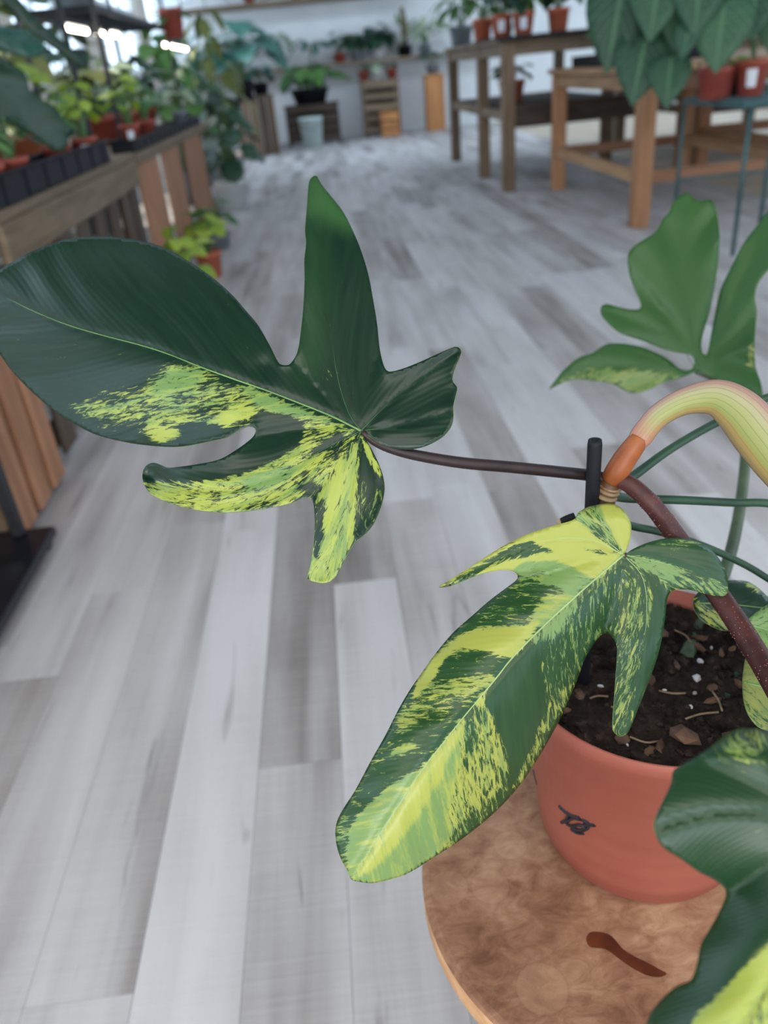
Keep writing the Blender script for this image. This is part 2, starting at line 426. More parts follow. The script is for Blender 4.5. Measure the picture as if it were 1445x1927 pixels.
# ------------------------------------------------------------------ hero plant: blades traced from the photograph, given depth, thickness and their own pattern
def hero_leaf_material(name, dark, dark2, light, yellow, rough=0.33, trans=0.12):
    q = NT(name); uv = q.n('ShaderNodeUVMap'); uv.uv_map = 'flow'
    at = q.n('ShaderNodeAttribute'); at.attribute_name = 'mask'
    sc = q.n('ShaderNodeSeparateColor'); q.l(at.outputs['Color'], sc.inputs[0])
    m, ye, fresh = sc.outputs[0], sc.outputs[1], sc.outputs[2]
    v = uv.outputs[0]
    big = q.noise(q.mapv(v, (5.0, 1.2, 1)), 1.0, 3, 0.6, 0.4)
    fine = q.noise(q.mapv(v, (19, 3.8, 1)), 1.0, 8, 0.74, 0.6)
    n = q.math('ADD', q.math('MULTIPLY', big, 0.45), q.math('MULTIPLY', fine, 1.25))
    t = q.math('ADD', q.math('SUBTRACT', n, 0.85), q.math('MULTIPLY', q.math('SUBTRACT', m, 0.5), 0.52))
    var = q.math('ADD', q.math('MULTIPLY', t, 12.0), 0.5, True)
    big2 = q.noise(q.mapv(v, (7.0, 1.0, 1), (13.1, 4.2, 0)), 1.0, 4, 0.6, 0.4)
    t2 = q.math('ADD', q.math('SUBTRACT', q.math('ADD', q.math('MULTIPLY', big2, .7), q.math('MULTIPLY', fine, .45)), 0.575), q.math('MULTIPLY', q.math('SUBTRACT', ye, 0.5), 0.5))
    yy = q.math('ADD', q.math('MULTIPLY', t2, 5.0), 0.5, True)
    tint = q.noise(q.mapv(v, (9, 0.9, 1), (3.3, 8.8, 0)), 1.0, 2, 0.5)
    dk = q.mix(q.math('MULTIPLY', tint, 1.0), dark, dark2)
    dk = q.mix(fresh, dk, srgb(60, 104, 54))
    lg = q.mix(tint, light, srgb(122, 154, 84))
    yl = q.mix(tint, yellow, srgb(168, 176, 88))
    sp = q.noise(q.mapv(v, (40, 8, 1), (1, 2, 0)), 1.0, 3, 0.7, 0.4)     # dark flecks inside the light areas
    fl = q.math('MULTIPLY', q.math('SUBTRACT', sp, q.math('ADD', 0.46, q.math('MULTIPLY', m, 0.3))), 14.0, True)
    pale = q.mix(yy, lg, yl)
    pale = q.mix(q.math('MULTIPLY', fl, 0.8), pale, dark2)
    c = q.mix(var, dk, pale)
    q.l(c, q.p.inputs['Base Color'])
    rib = q.n('ShaderNodeSeparateXYZ'); q.l(v, rib.inputs[0])
    wv = q.math('SINE', q.math('MULTIPLY', rib.outputs[0], 62.0))
    wv2 = q.math('ADD', q.math('MULTIPLY', wv, 0.5), q.math('MULTIPLY', fine, 0.7))
    q.bump(wv2, 0.10, 0.0005)
    q.set(rough, 0.5)
    rn = q.math('ADD', q.math('MULTIPLY', tint, 0.16), rough - 0.08); q.l(rn, q.p.inputs['Roughness'])
    tr = q.n('ShaderNodeBsdfTranslucent'); q.l(c, tr.inputs[0])
    mx = q.n('ShaderNodeMixShader'); mx.inputs[0].default_value = trans
    q.l(q.p.outputs[0], mx.inputs[1]); q.l(tr.outputs[0], mx.inputs[2]); q.l(mx.outputs[0], q.out.inputs[0])
    return q.m
MT['hero'] = hero_leaf_material('philodendron_leaf', srgb(8, 34, 24), srgb(19, 54, 33), srgb(98, 134, 76), srgb(152, 170, 56))
MT['hero_light'] = hero_leaf_material('philodendron_leaf_marbled', srgb(22, 58, 28), srgb(44, 84, 40), srgb(112, 142, 84), srgb(166, 172, 70))
MT['hero_fresh'] = hero_leaf_material('philodendron_leaf_backlit', srgb(50, 90, 48), srgb(68, 110, 56), srgb(122, 146, 92), srgb(146, 156, 100), 0.45, 0.3)
MT['rim'] = two_tone('leaf_rim', srgb(84, 116, 62), srgb(120, 146, 84), 30, rough=0.45)
MT['rib'] = two_tone('leaf_rib', srgb(86, 126, 72), srgb(124, 160, 96), 30, rough=0.4)
MT['rib_side'] = two_tone('leaf_rib_side', srgb(40, 78, 46), srgb(64, 104, 62), 30, rough=0.4)
MT['rib_pale'] = two_tone('leaf_rib_pale', srgb(136, 168, 104), srgb(170, 192, 128), 30, rough=0.4)

def seg_dist(P, poly, closed=False):
    """nearest distance, arc length and signed side of points P to a polyline"""
    A = np.array(poly, float); B = np.roll(A, -1, 0) if closed else A[1:]
    if not closed: A = A[:-1]
    best = np.full(len(P), 1e9); S = np.zeros(len(P)); sg = np.zeros(len(P)); acc = 0
    for a, b in zip(A, B):
        ab = b - a; L = np.linalg.norm(ab)
        if L < 1e-9: continue
        t = np.clip(((P - a) @ ab) / L ** 2, 0, 1); q = a + t[:, None] * ab
        d = np.linalg.norm(P - q, axis=1); k = d < best
        best[k] = d[k]; S[k] = acc + t[k] * L
        sg[k] = np.sign(ab[0] * (P[k, 1] - a[1]) - ab[1] * (P[k, 0] - a[0])); acc += L
    return best, S, sg
def inside(P, poly):
    A = np.array(poly, float); B = np.roll(A, -1, 0); r = np.zeros(len(P), bool)
    for a, b in zip(A, B):
        c = (a[1] > P[:, 1]) != (b[1] > P[:, 1])
        with np.errstate(divide='ignore', invalid='ignore'):
            xx = (b[0] - a[0]) * (P[:, 1] - a[1]) / (b[1] - a[1]) + a[0]
        r ^= c & (P[:, 0] < xx)
    return r
def resample(P, step):
    P = np.array(P, float); d = np.r_[0, np.cumsum(np.linalg.norm(np.diff(P, axis=0), axis=1))]
    n = max(2, int(d[-1] / step) + 1); s = np.linspace(0, d[-1], n)
    return np.c_[np.interp(s, d, P[:, 0]), np.interp(s, d, P[:, 1])]
def blade(name, outline, veins, depth, parent, mat, regions=(), default=(0, .5, 0), step=6, slant=None, thick=0.0005,
          ripple=(0.0006, 30.0), fold=0.0, bend=0.0, rib_mat=None, ribs=True, label=None, rib_w=0.0008, smooth_in=4, dom=None, curl=0.0):
    """outline, veins, regions in pixels of the photograph; depth(P) -> metres along the optical axis"""
    out = resample(np.array(spline(list(outline) + [outline[0]], smooth_in)), step)[:-1]
    vs_ = [resample(np.array(spline(v, 5)), step) for v in veins]
    lo, hi = out.min(0), out.max(0)
    gx, gy = np.meshgrid(np.arange(lo[0], hi[0], step), np.arange(lo[1], hi[1], step * .87))
    gx = gx + (np.arange(gy.shape[0]) % 2)[:, None] * step / 2
    G = np.c_[gx.ravel(), gy.ravel()]
    G = G[inside(G, out)]
    bd, _, _ = seg_dist(G, out, True); G = G[bd > step * .55]
    pts = [out]; edges = [(i, (i + 1) % len(out)) for i in range(len(out))]; n0 = len(out)
    for vi, v in enumerate(vs_):
        k = inside(v, out); dd, _, _ = seg_dist(v, out, True); v2 = v[k & (dd > step * .5)]
        if vi > 0: v2 = v2[np.linalg.norm(v2 - vs_[0][0], axis=1) > step * 1.5]
        if len(v2) < 2: continue
        if len(G):
            d2, _, _ = seg_dist(G, v2); G = G[d2 > step * .55]
        pts.append(v2); n0 += len(v2)
    pts.append(G); Q = np.vstack(pts)
    vo, eo, fo_, _, _, _ = delaunay_2d_cdt([Vector(p) for p in Q], edges, [], 1, 1e-5)
    P = np.array([[v.x, v.y] for v in vo])
    F3 = [tuple(f) for f in fo_]
    cent = np.array([P[list(f)].mean(0) for f in F3])
    k = inside(cent, out); F3 = [f for f, kk in zip(F3, k) if kk]; cent = cent[k]
    D = depth(P)
    dm, sm, _ = seg_dist(P, vs_[0])
    near = np.full(len(P), 1e9); PH = np.zeros(len(P))
    for i, v in enumerate(vs_):
        d, s, _ = seg_dist(P, v); sl = (slant[i] if slant else 1.2)
        if dom and dom.get(i): d = np.where(dom[i](P[:, 0], P[:, 1]), d, d + 500)
        kk = d < near; near[kk] = d[kk]; PH[kk] = (s[kk] - sl * d[kk]) / math.sqrt(1 + sl * sl)
    be, _, _ = seg_dist(P, out, True)
    near = np.minimum(near, 300)
    D = D - curl * np.exp(-be / 16) * np.clip((np.linalg.norm(P - vs_[0][0], axis=1) - 25) / 70, 0, 1)
    D = D + fold * near + bend * near ** 2
    D = D + ripple[0] * (.6 * np.sin(PH / ripple[1] * 2 * math.pi) + .5 * np.sin(PH / ripple[1] * 3.3 + 1.3) + .35 * np.sin(PH / ripple[1] * 9.1 + near / 40)) * np.clip(near / 40, 0, 1)
    D = D + 0.0012 * np.exp(-(near / 7) ** 2)                         # veins sunk into the blade
    V3 = [PD(p[0], p[1], float(d)) for p, d in zip(P, D)]
    F3 = [f[::-1] for f in F3]
    # orientation: face the camera
    a, b, c = (V3[i] for i in F3[0])
    if (b - a).cross(c - a).dot(CAM - a) < 0: F3 = [f[::-1] for f in F3]
    o = mesh_obj(name, V3, F3, mat, parent, True, label=label)
    me = o.data; me.materials.append(MT['rim'])
    li = np.empty(len(me.loops), int); me.loops.foreach_get('vertex_index', li)
    fi = np.repeat(np.arange(len(me.polygons)), 3)
    C = np.array([P[list(p.vertices)].mean(0) for p in me.polygons])
    LP = P[li]; CP = C[fi]; EP = LP * .94 + CP * .06
    own = np.zeros(len(C), int); bestc = np.full(len(C), 1e9); side = np.zeros(len(C))
    for i, v in enumerate(vs_):
        d, s, sg = seg_dist(C, v)
        if dom and dom.get(i): d = np.where(dom[i](C[:, 0], C[:, 1]), d, d + 500)
        kk = d < bestc; bestc[kk] = d[kk]; own[kk] = i; side[kk] = sg[kk]
    U = np.zeros((len(li), 2))
    for i, v in enumerate(vs_):
        kk = own[fi] == i
        if not kk.any(): continue
        d, s, sg = seg_dist(LP[kk], v); sl = (slant[i] if slant else 1.2)
        nn = 100 * math.sqrt(1 + sl * sl); U[kk, 0] = (s - sl * d) / nn + i * 3.7 + side[fi[kk]] * 17; U[kk, 1] = (sl * s + d) / nn + i * 11 + side[fi[kk]] * 5
    uvl = me.uv_layers.new(name='flow'); uvl.data.foreach_set('uv', U.ravel().astype(np.float32))
    mk = np.tile(np.array([*default, 1.0]), (len(li), 1))
    for poly, m, ye, fe, *fr in regions:
        pl = np.array(spline(list(poly) + [poly[0]], 4))
        ins = inside(EP, pl); d, _, _ = seg_dist(EP, pl, True); d = np.where(ins, d, -d)
        w = np.clip(d / max(fe * 1.9, 10) + .5, 0, 1); w = w * w * (3 - 2 * w)
        mk[:, 0] = mk[:, 0] * (1 - w) + m * w; mk[:, 1] = mk[:, 1] * (1 - w) + ye * w
        if fr: mk[:, 2] = mk[:, 2] * (1 - w) + fr[0] * w
    at = me.color_attributes.new('mask', 'FLOAT_COLOR', 'CORNER'); at.data.foreach_set('color', mk.ravel().astype(np.float32))
    sd = o.modifiers.new('thickness', 'SOLIDIFY'); sd.thickness = thick; sd.offset = -1; sd.material_offset_rim = 1
    if ribs:
        for i, v in enumerate(vs_):
            k = inside(v, out); v2 = v[k][::2]
            if len(v2) < 3: continue
            d0 = depth(v2) + 0.0012
            n = len(v2); w = rib_w * (1.0 if i == 0 else 0.45)
            pts3 = [PD(p[0], p[1], float(d) + .0002) for p, d in zip(v2, d0)]
            Vv, Ff = sweep(pts3, [w * (1 - .75 * j / (n - 1)) for j in range(n)], 6)
            mesh_obj('midrib' if i == 0 else 'vein', Vv, Ff, (rib_mat or MT['rib']) if i == 0 else (MT['rib_pale'] if rib_mat is MT['rib_pale'] else MT['rib_side']), o, True)
    return o

root = thing('potted_philodendron', 'variegated philodendron with deeply lobed leaves in a terracotta coloured pot on the round stool',
             'plant', (0.203, 0.436, 0.428))
# pot
ZT, ZB = 0.600, 0.428
PCX, PCY, RT_, RB_ = 0.203, 0.436, 0.100, 0.081
def pot_material():
    q = NT('terracotta_plastic'); tc = q.n('ShaderNodeTexCoord')
    f = q.noise(tc.outputs['Object'], 14, 4); g = q.noise(q.mapv(tc.outputs['Object'], (3, 3, 60)), 1.5, 2)
    c = q.ramp(q.math('ADD', q.math('MULTIPLY', f, .6), q.math('MULTIPLY', g, .4)), [(0.3, srgb(140, 74, 60)), (0.7, srgb(156, 88, 72))])
    q.l(c, q.p.inputs['Base Color']); q.set(0.48, 0.4); return q.m
MT['terracotta'] = pot_material()
pot = lathe('pot', [(RB_ - .006, ZB + .004), (RT_ - .0025, ZT - .001), (RT_ - .0012, ZT), (RT_, ZT - .0012), (RT_ + .0002, ZT - .012), (RT_ - .0016, ZT - .0135),
                    (RB_ + .004, ZB + .03), (RB_ + .001, ZB + .012), (RB_ - .002, ZB + .009), (RB_ - .003, ZB + .003), (RB_ - .006, ZB), (RB_ - .02, ZB)], (PCX, PCY), MT['terracotta'], root, 72)
def on_pot(x, y):
    r = ray(x, y).normalized(); t = .3
    while t < 1.2:
        p = CAM + r * t; rr = RB_ + (RT_ - RB_) * (p.z - ZB) / (ZT - ZB)
        if p.z < ZT and math.hypot(p.x - PCX, p.y - PCY) < rr: break
        t += .0006
    n = Vector((p.x - PCX, p.y - PCY, 0)).normalized()
    return Vector((PCX, PCY, p.z)) + n * (rr + .0006)
INK = two_tone('black_ink', srgb(26, 24, 32), srgb(40, 36, 42), 30, rough=0.5)
def ink(strokes, w):
    V, Fc = [], []
    for st in strokes:
        st = resample(np.array(spline(st, 4)), 2.5)
        v, f = sweep([on_pot(*p) for p in st], w, 6); n = len(V); V += v; Fc += [tuple(i + n for i in q) for q in f]
    mesh_obj('pot_marking', V, Fc, INK, pot, label='black handwritten marking')
ink([[(1054, 1516), (1064, 1526), (1078, 1534), (1092, 1538)], [(1072, 1530), (1066, 1543), (1058, 1547)],
     [(1094, 1541), (1078, 1539), (1067, 1547), (1076, 1553), (1092, 1551), (1101, 1556), (1095, 1561), (1080, 1558)],
     [(1096, 1541), (1108, 1548), (1106, 1558), (1094, 1562)], [(1100, 1550), (1120, 1552)], [(1076, 1559), (1088, 1566), (1099, 1567)]], .0014)
ink([[(1005, 1448), (1008, 1462), (1012, 1476)]], .0007)
# soil
rs = random.Random(3)
def soil_mat():
    q = NT('potting_soil'); tc = q.n('ShaderNodeTexCoord')
    f = q.noise(tc.outputs['Object'], 90, 6, .7)
    c = q.ramp(f, [(0.3, srgb(18, 14, 12)), (0.55, srgb(48, 38, 32)), (0.78, srgb(92, 78, 66))])
    q.l(c, q.p.inputs['Base Color']); q.set(0.95, .2); q.bump(f, .8, .004); return q.m
MT['soil'] = soil_mat()
MT['bark'] = two_tone('bark_chip', srgb(62, 44, 34), srgb(112, 84, 64), 60, rough=0.9)
MT['bark_pale'] = two_tone('root_fibre', srgb(112, 92, 72), srgb(146, 124, 100), 60, rough=.9)
MT['perlite'] = two_tone('perlite', srgb(170, 168, 172), srgb(206, 204, 206), 60, rough=0.9)
V, Fc, N, A_ = [], [], 15, 48
from mathutils import noise as mnoise
def soil_h(x, y): return ZT - .012 + .006 * mnoise.noise((x * 60, y * 60, 1)) + .004 * mnoise.noise((x * 170, y * 170, 4)) 
V.append((PCX, PCY, soil_h(PCX, PCY)))
for i in range(1, N + 1):
    r = (RT_ - .0035) * i / N
    for k in range(A_):
        a = 2 * math.pi * k / A_; x, y = PCX + r * math.cos(a), PCY + r * math.sin(a); V.append((x, y, soil_h(x, y) - (.004 if i == N else 0)))
for k in range(A_): Fc.append((0, 1 + k, 1 + (k + 1) % A_))
for i in range(N - 1):
    for k in range(A_): Fc.append((1 + i * A_ + k, 1 + (i + 1) * A_ + k, 1 + (i + 1) * A_ + (k + 1) % A_, 1 + i * A_ + (k + 1) % A_))
soil = mesh_obj('soil', V, Fc, MT['soil'], root, True, label='dark coarse potting soil')
def chip(sz, flat):
    bm = bmesh.new(); bmesh.ops.create_icosphere(bm, subdivisions=1, radius=1)
    M = Matrix.Rotation(rs.random() * 6.3, 4, 'Z') @ Matrix.Rotation(rs.uniform(-.6, .6), 4, 'X') @ Matrix.Diagonal((sz, sz * rs.uniform(.35, .9), sz * flat, 1))
    vv = []
    for v in bm.verts: vv.append(M @ (v.co * rs.uniform(.7, 1.15)))
    f = [tuple(v.index for v in q.verts) for q in bm.faces]; bm.free(); return vv, f
def scatter(n, smin, smax, flat):
    V, Fc = [], []
    for _ in range(n):
        r = (RT_ - .009) * math.sqrt(rs.random()); a = rs.random() * 6.283
        x, y = PCX + r * math.cos(a), PCY + r * math.sin(a); v, f = chip(rs.uniform(smin, smax), flat); k = len(V)
        h = soil_h(x, y); V += [q + Vector((x, y, h)) for q in v]; Fc += [tuple(i + k for i in q) for q in f]
    return V, Fc
V, Fc = scatter(900, .0012, .0045, .55); mesh_obj('soil_crumb', V, Fc, MT['soil'], root, kind='stuff')
for k in range(26):
    x, y, sz = None, None, rs.uniform(.004, .0085)
    if k == 0: p = PZ(1285, 1385, ZT - .008); sz = .013
    elif k == 1: p = PZ(1210, 1262, ZT - .008); sz = .006
    else:
        r = (RT_ - .016) * math.sqrt(rs.random()); a = rs.random() * 6.283; p = Vector((PCX + r * math.cos(a), PCY + r * math.sin(a), 0))
    v, f = chip(sz, .4); h = soil_h(p.x, p.y) + .002
    mesh_obj('bark_chip', [q + Vector((p.x, p.y, h)) for q in v], f, MT['bark'], soil)
for (x, y, s) in [(1130, 1283, .0028), (1318, 1240, .0034), (1312, 1270, .004), (1308, 1292, .003), (1300, 1328, .002), (1250, 1300, .002), (1340, 1210, .002), (1180, 1402, .0016), (1230, 1180, .002)]:
    p = PZ(x, y, ZT - .008); v, f = chip(s, .8); mesh_obj('perlite_grain', [q + Vector((p.x, p.y, soil_h(p.x, p.y) + .002)) for q in v], f, MT['perlite'], soil)
for k, fb in enumerate([[(1290, 1352), (1318, 1340), (1352, 1341)], [(1240, 1300), (1265, 1306), (1290, 1300)], [(1150, 1330), (1172, 1338), (1196, 1336)], [(1185, 1385), (1215, 1392), (1240, 1386)], [(1340, 1300), (1352, 1318), (1358, 1340)], [(1110, 1310), (1125, 1300), (1145, 1302)], [(1270, 1180), (1290, 1190), (1300, 1205)]]):
    pp = [PZ(x, y, ZT - .008) for x, y in fb]; tube('root_fibre', [(p.x, p.y, soil_h(p.x, p.y) + .003) for p in pp], .0008, MT['bark_pale'], soil, 5, 3)
# stake
sb = PZ(1097, 1285, ZT - .012)
st_top = Vector((sb.x, sb.y, 0.787))
stake = lathe('stake', [(.0045, sb.z - .05), (.0046, .784), (.0042, .787), (.0025, .787), (.0024, .783)], (sb.x, sb.y), MT['black_plastic'], root, 16, label='black plastic support stake')
DN = (st_top - CAM).dot(FW)                     # depth of the stake top
def dep(p): return (Vector(p) - CAM).dot(FW)
# stem
MT['stem'] = two_tone('stem_brown', srgb(70, 48, 32), srgb(120, 84, 52), 60, (1, 1, 3), rough=0.5)
MT['node'] = two_tone('node_scar', srgb(120, 92, 60), srgb(160, 140, 104), 60, rough=.5)
MT['sheath'] = two_tone('orange_sheath', srgb(118, 58, 28), srgb(158, 92, 44), 30, rough=0.45)
MT['petiole_dark'] = two_tone('petiole_dark', srgb(28, 20, 20), srgb(48, 32, 30), 60, rough=0.5)
MT['petiole_red'] = two_tone('petiole_red', srgb(52, 24, 24), srgb(86, 46, 40), 70, rough=0.5, bump=.4)
MT['petiole_green'] = two_tone('petiole_green', srgb(24, 52, 38), srgb(44, 78, 54), 40, rough=0.45)
MT['petiole_olive'] = two_tone('petiole_olive', srgb(54, 70, 50), srgb(80, 96, 64), 40, rough=0.5)
MT['wart'] = two_tone('petiole_wart', srgb(110, 66, 62), srgb(150, 104, 96), 60, rough=0.6)
dn = DN + .020
stem_pts = [PD(1152, 905, dn), PD(1142, 925, dn + .003), PD(1134, 960, dn + .008), PD(1124, 1040, dn + .022), PD(1100, 1150, dn + .048), (sb.x - .012, sb.y + .008, sb.z - .01)]
stem = tube('stem', stem_pts, [.0062, .0072, .0070, .0068, .0072, .008], MT['stem'], root, 14)
for (x, y) in ((1147, 914), (1143, 922), (1139, 932)):
    c = PD(x, y, dn + .002); a = PD(x - 4, y + 9, dn + .004) - c
    Vv, Ff = sweep([c - a.normalized() * .0012, c, c + a.normalized() * .0012], [.0068, .0082, .0068], 14); mesh_obj('node_ring', Vv, Ff, MT['node'], stem, True)
tube('support_clip', [PD(1052, 983, dn + .02), PD(1066, 978, dn + .019), PD(1082, 972, dn + .018)], [.0022, .003, .003], MT['black_plastic'], root, 8, label='small black clip behind the leaf')
tube('clip_end', [PD(1048, 984, dn + .02), PD(1055, 982, dn + .02)], [.0024, .0026], two_tone('clip_beige', srgb(170, 150, 124), srgb(190, 168, 140), 9), root, 8)

# ---- leaf one: dark, upper left
L1 = [(677.5, 811), (693, 819), (714, 834.6), (744.5, 844), (778, 845), (805.4, 837.7), (832.8, 822), (848, 804), (853, 786), (852.6, 764.6), (857.8, 743), (860, 728), (851, 716),
      (855.6, 694.5), (864.8, 673), (867.8, 661), (861.7, 653), (851, 654.3), (820.6, 667), (790, 681), (759.7, 693), (740, 698.5), (727.8, 697.6), (720, 682), (714, 652), (709.5, 609),
      (702, 563.6), (692.7, 515), (677.5, 466), (659, 423.5), (644, 396), (622.7, 368.7), (604.4, 346), (596.8, 332), (590.7, 330.7), (583, 338), (580, 353.5), (577.6, 387), (574, 432.7), (576, 457),
      (572.5, 490.5), (573, 527), (571, 572.7), (567, 615), (560, 661), (546.6, 684), (534.4, 687), (523.7, 682), (508.5, 652), (485.7, 612), (458, 579), (439, 557), (404, 525.5), (366, 498.5),
      (318, 470), (270.6, 454), (223, 446.6), (175, 445), (127, 450), (92, 460), (54, 476), (19, 495), (-8, 512), (-36, 531), (-58, 550), (-52, 580), (-28, 628), (0, 667), (19, 694), (48, 726), (79.6, 755),
      (111, 780), (143, 799), (178, 817), (223, 829.5), (270.6, 837.5), (318, 841), (350, 839), (398, 829.6), (426.5, 823), (443.8, 814), (457.6, 805.7), (469.7, 802), (480, 805.7), (481, 814), (471.5, 826.5),
      (443.8, 847), (412.6, 864.6), (374.6, 873), (340, 878), (315.7, 880), (302, 875), (288, 870.8), (276, 875.6), (269, 887), (269, 906), (281, 927), (305.4, 940.7), (333, 951), (371, 959.7), (416, 964),
      (464.5, 961.5), (509.5, 955), (544, 947.6), (565, 939), (578.7, 936), (587.4, 940.7), (591.5, 961.5), (592, 996), (589, 1034), (584, 1065), (578, 1087.8), (585.6, 1093), (606, 1097), (622, 1093.6),
      (634, 1081), (648, 1055), (663.5, 1027), (670.4, 1018.5), (686, 1006.4), (703, 985.7), (715.4, 958), (723, 927), (722, 902.6), (713.7, 875), (700, 847), (683, 818)]
V1 = [[(679, 811), (622.7, 783), (562, 758.5), (501, 735), (458, 720), (382, 692.6), (318, 667), (264, 649.7), (191, 630.6), (127, 611.5), (63.7, 586), (0, 556), (-50, 548)],
      [(679, 811), (655, 775), (634, 705), (623, 624), (613.6, 533), (601, 420), (592, 340)],
      [(679, 811), (730, 760), (800, 702), (858, 660)],
      [(679, 811), (760, 800), (846, 775)],
      [(679, 811), (610, 845), (520, 895), (420, 922), (330, 915), (276, 893)],
      [(679, 811), (668, 870), (652, 950), (628, 1030), (604, 1090)],
      [(679, 811), (705, 880), (713, 930), (701, 986)]]
R1 = [([(580, 325), (605, 335), (650, 395), (660, 430), (620, 420), (572, 400)], 0, .5, 30, .75),
      ([(575, 420), (600, 430), (612, 560), (600, 690), (560, 690), (565, 560)], 0, .5, 40, .22),
      ([(352, 694), (300, 700), (262, 728), (215, 735), (170, 745), (130, 765), (150, 788), (190, 802), (258, 806), (300, 828), (335, 826), (345, 808), (390, 802), (440, 798), (475, 786), (500, 760), (470, 732), (410, 708)], .50, .5, 26),
      ([(268, 815), (290, 803), (325, 806), (330, 820), (300, 830)], .78, .8, 12),
      ([(398, 795), (430, 770), (475, 765), (470, 788), (430, 800)], .80, .8, 12),
      ([(312, 690), (360, 690), (385, 705), (350, 735), (300, 745), (290, 720)], .75, .25, 18),
      ([(440, 718), (500, 739), (560, 763), (620, 787), (676, 814), (640, 812), (600, 800), (560, 792), (525, 785), (480, 762)], .72, .30, 10),
      ([(490, 800), (520, 780), (552, 790), (565, 812), (548, 838), (500, 865), (430, 888), (350, 898), (300, 885), (330, 872), (420, 855), (470, 825)], .0, .5, 4),
      ([(674, 814), (620, 800), (574, 790), (566, 818), (556, 842), (500, 872), (430, 896), (350, 906), (272, 904), (285, 935), (360, 965), (450, 968), (540, 955), (585, 940), (615, 920), (650, 870)], .57, .64, 8),
      ([(655, 822), (630, 815), (600, 830), (585, 855), (610, 850), (640, 838)], .25, .5, 10),
      ([(610, 920), (585, 905), (560, 915), (590, 935)], .15, .5, 12),
      ([(455, 900), (520, 880), (560, 880), (530, 910), (470, 925)], .72, .25, 14),
      ([(678, 816), (655, 860), (615, 915), (596, 940), (592, 1000), (578, 1092), (622, 1098), (660, 1030), (668, 1010), (670, 960), (675, 880)], .74, .50, 8),
      ([(600, 945), (614, 945), (608, 1010), (596, 1050), (590, 1000)], .18, .5, 10),
      ([(620, 930), (632, 890), (645, 870), (632, 940), (612, 1000)], 1.0, 1.0, 10),
      ([(676, 850), (684, 880), (700, 930), (722, 905), (724, 940), (705, 985), (680, 1010), (668, 1015), (670, 960), (676, 910)], .30, .35, 8),
      ([(681, 818), (700, 850), (716, 884), (720, 905), (700, 880), (686, 850)], .85, .75, 6)]
def d1(P):
    x, y = P[:, 0], P[:, 1]
    d = .480 - (y - 811) * .00013 + (x - 679) * .00001
    d = d + .022 * np.clip((560 - y) / 230, 0, 1) ** 2                      # upright lobe bends back
    d = d + .030 * np.exp(-(((x - 275) / 45) ** 2 + ((y - 890) / 40) ** 2)) * .4
    d = d + .00009 * np.clip(420 - x, 0, 480) + .0000004 * np.clip(330 - x, 0, 400) ** 2 * .5
    d = d + .0000008 * np.clip(y - 765, 0, 90) ** 2 * np.clip((x - 690) / 40, 0, 1)
    d = d + .0000003 * np.clip(y - 850, 0, 260) ** 2 * np.clip((720 - x) / 60, 0, 1)
    d = d - .003 * np.exp(-(((x - 780) / 60) ** 2 + ((y - 820) / 30) ** 2))
    d = d + .010 * np.exp(-(((x - 500) / 22) ** 2 + ((y - 690) / 22) ** 2)) * .3
    return d
# side margins roll away from the viewer
leaf1 = blade('leaf', L1, V1, d1, root, MT['hero'], R1, (0.0, .5, 0), 6, [1.7, 4, 5, 5, 7, 9, 7], bend=0.0000007, ripple=(.0008, 75.0),
              label='large dark green leaf with a lime splash below its midrib', rib_mat=MT['rib'],
              curl=.0035, dom={4: lambda x, y: (y > 846) | (x > 478) | ((x > 430) & (y > 822 - (x - 440) * .2)), 0: lambda x, y: ~((y > 850) & (x < 478))})
pb = PD(681, 813, float(d1(np.array([[681., 813.]]))[0]) + .001)
tube('petiole', [pb, PD(705, 832, .482), PD(740, 846, .482), PD(790, 858, .484), PD(870, 871, .487), PD(960, 879, .495), PD(1050, 888, .505), PD(1112, 895, .512), PD(1150, 905, dn + .002)],
     [.0018, .0024, .0030, .0034, .0036, .0037, .0038, .0039, .0045], MT['petiole_dark'], leaf1, 10, 5)

# ---- leaf two: heavily marbled, hanging in front of the pot
L2 = [(1177, 1040), (1185, 1018), (1188, 990), (1181, 970), (1169, 956), (1153, 948), (1137, 948), (1109, 953), (1089, 964), (1079, 978), (1045, 988), (1000.6, 1002), (960.5, 1020), (920, 1044), (880, 1070.5),
      (844, 1092.6), (827, 1104), (831, 1106), (844, 1104), (872, 1092.6), (908, 1079), (940, 1073), (960.5, 1073), (973, 1080.5), (972.5, 1090.5), (952, 1106.6), (920, 1130.7), (888, 1159), (852, 1191), (820, 1229),
      (800, 1257), (772, 1297), (748, 1338), (727, 1380), (696, 1435), (668.4, 1487), (644, 1525), (632, 1553), (632, 1584), (640.8, 1615), (654.6, 1639.4), (660, 1655), (672, 1658.5), (699.6, 1662), (734, 1655),
      (768.8, 1643), (813.8, 1615), (862, 1584), (907, 1549.5), (942, 1518), (973, 1484), (1000.6, 1445.7), (1028, 1400.7), (1052.5, 1355.7), (1073, 1311), (1086, 1280), (1101, 1239), (1121, 1207), (1135, 1193),
      (1147, 1195), (1157, 1207), (1161, 1223), (1159, 1263), (1156, 1311), (1153, 1363.5), (1156, 1378), (1167, 1385.6), (1179, 1381.6), (1187, 1367.5), (1205, 1323), (1229.4, 1259), (1243.5, 1211), (1251.5, 1163),
      (1255.5, 1126.7), (1265.5, 1111), (1281.6, 1109.4), (1301.6, 1110.6), (1329.7, 1118.6), (1354, 1122), (1367, 1118.6), (1370, 1098.6), (1364, 1070.5), (1346, 1042.4), (1317.7, 1022), (1285.6, 1013), (1253.5, 1013),
      (1221.4, 1020), (1193, 1032), (1179, 1042)]
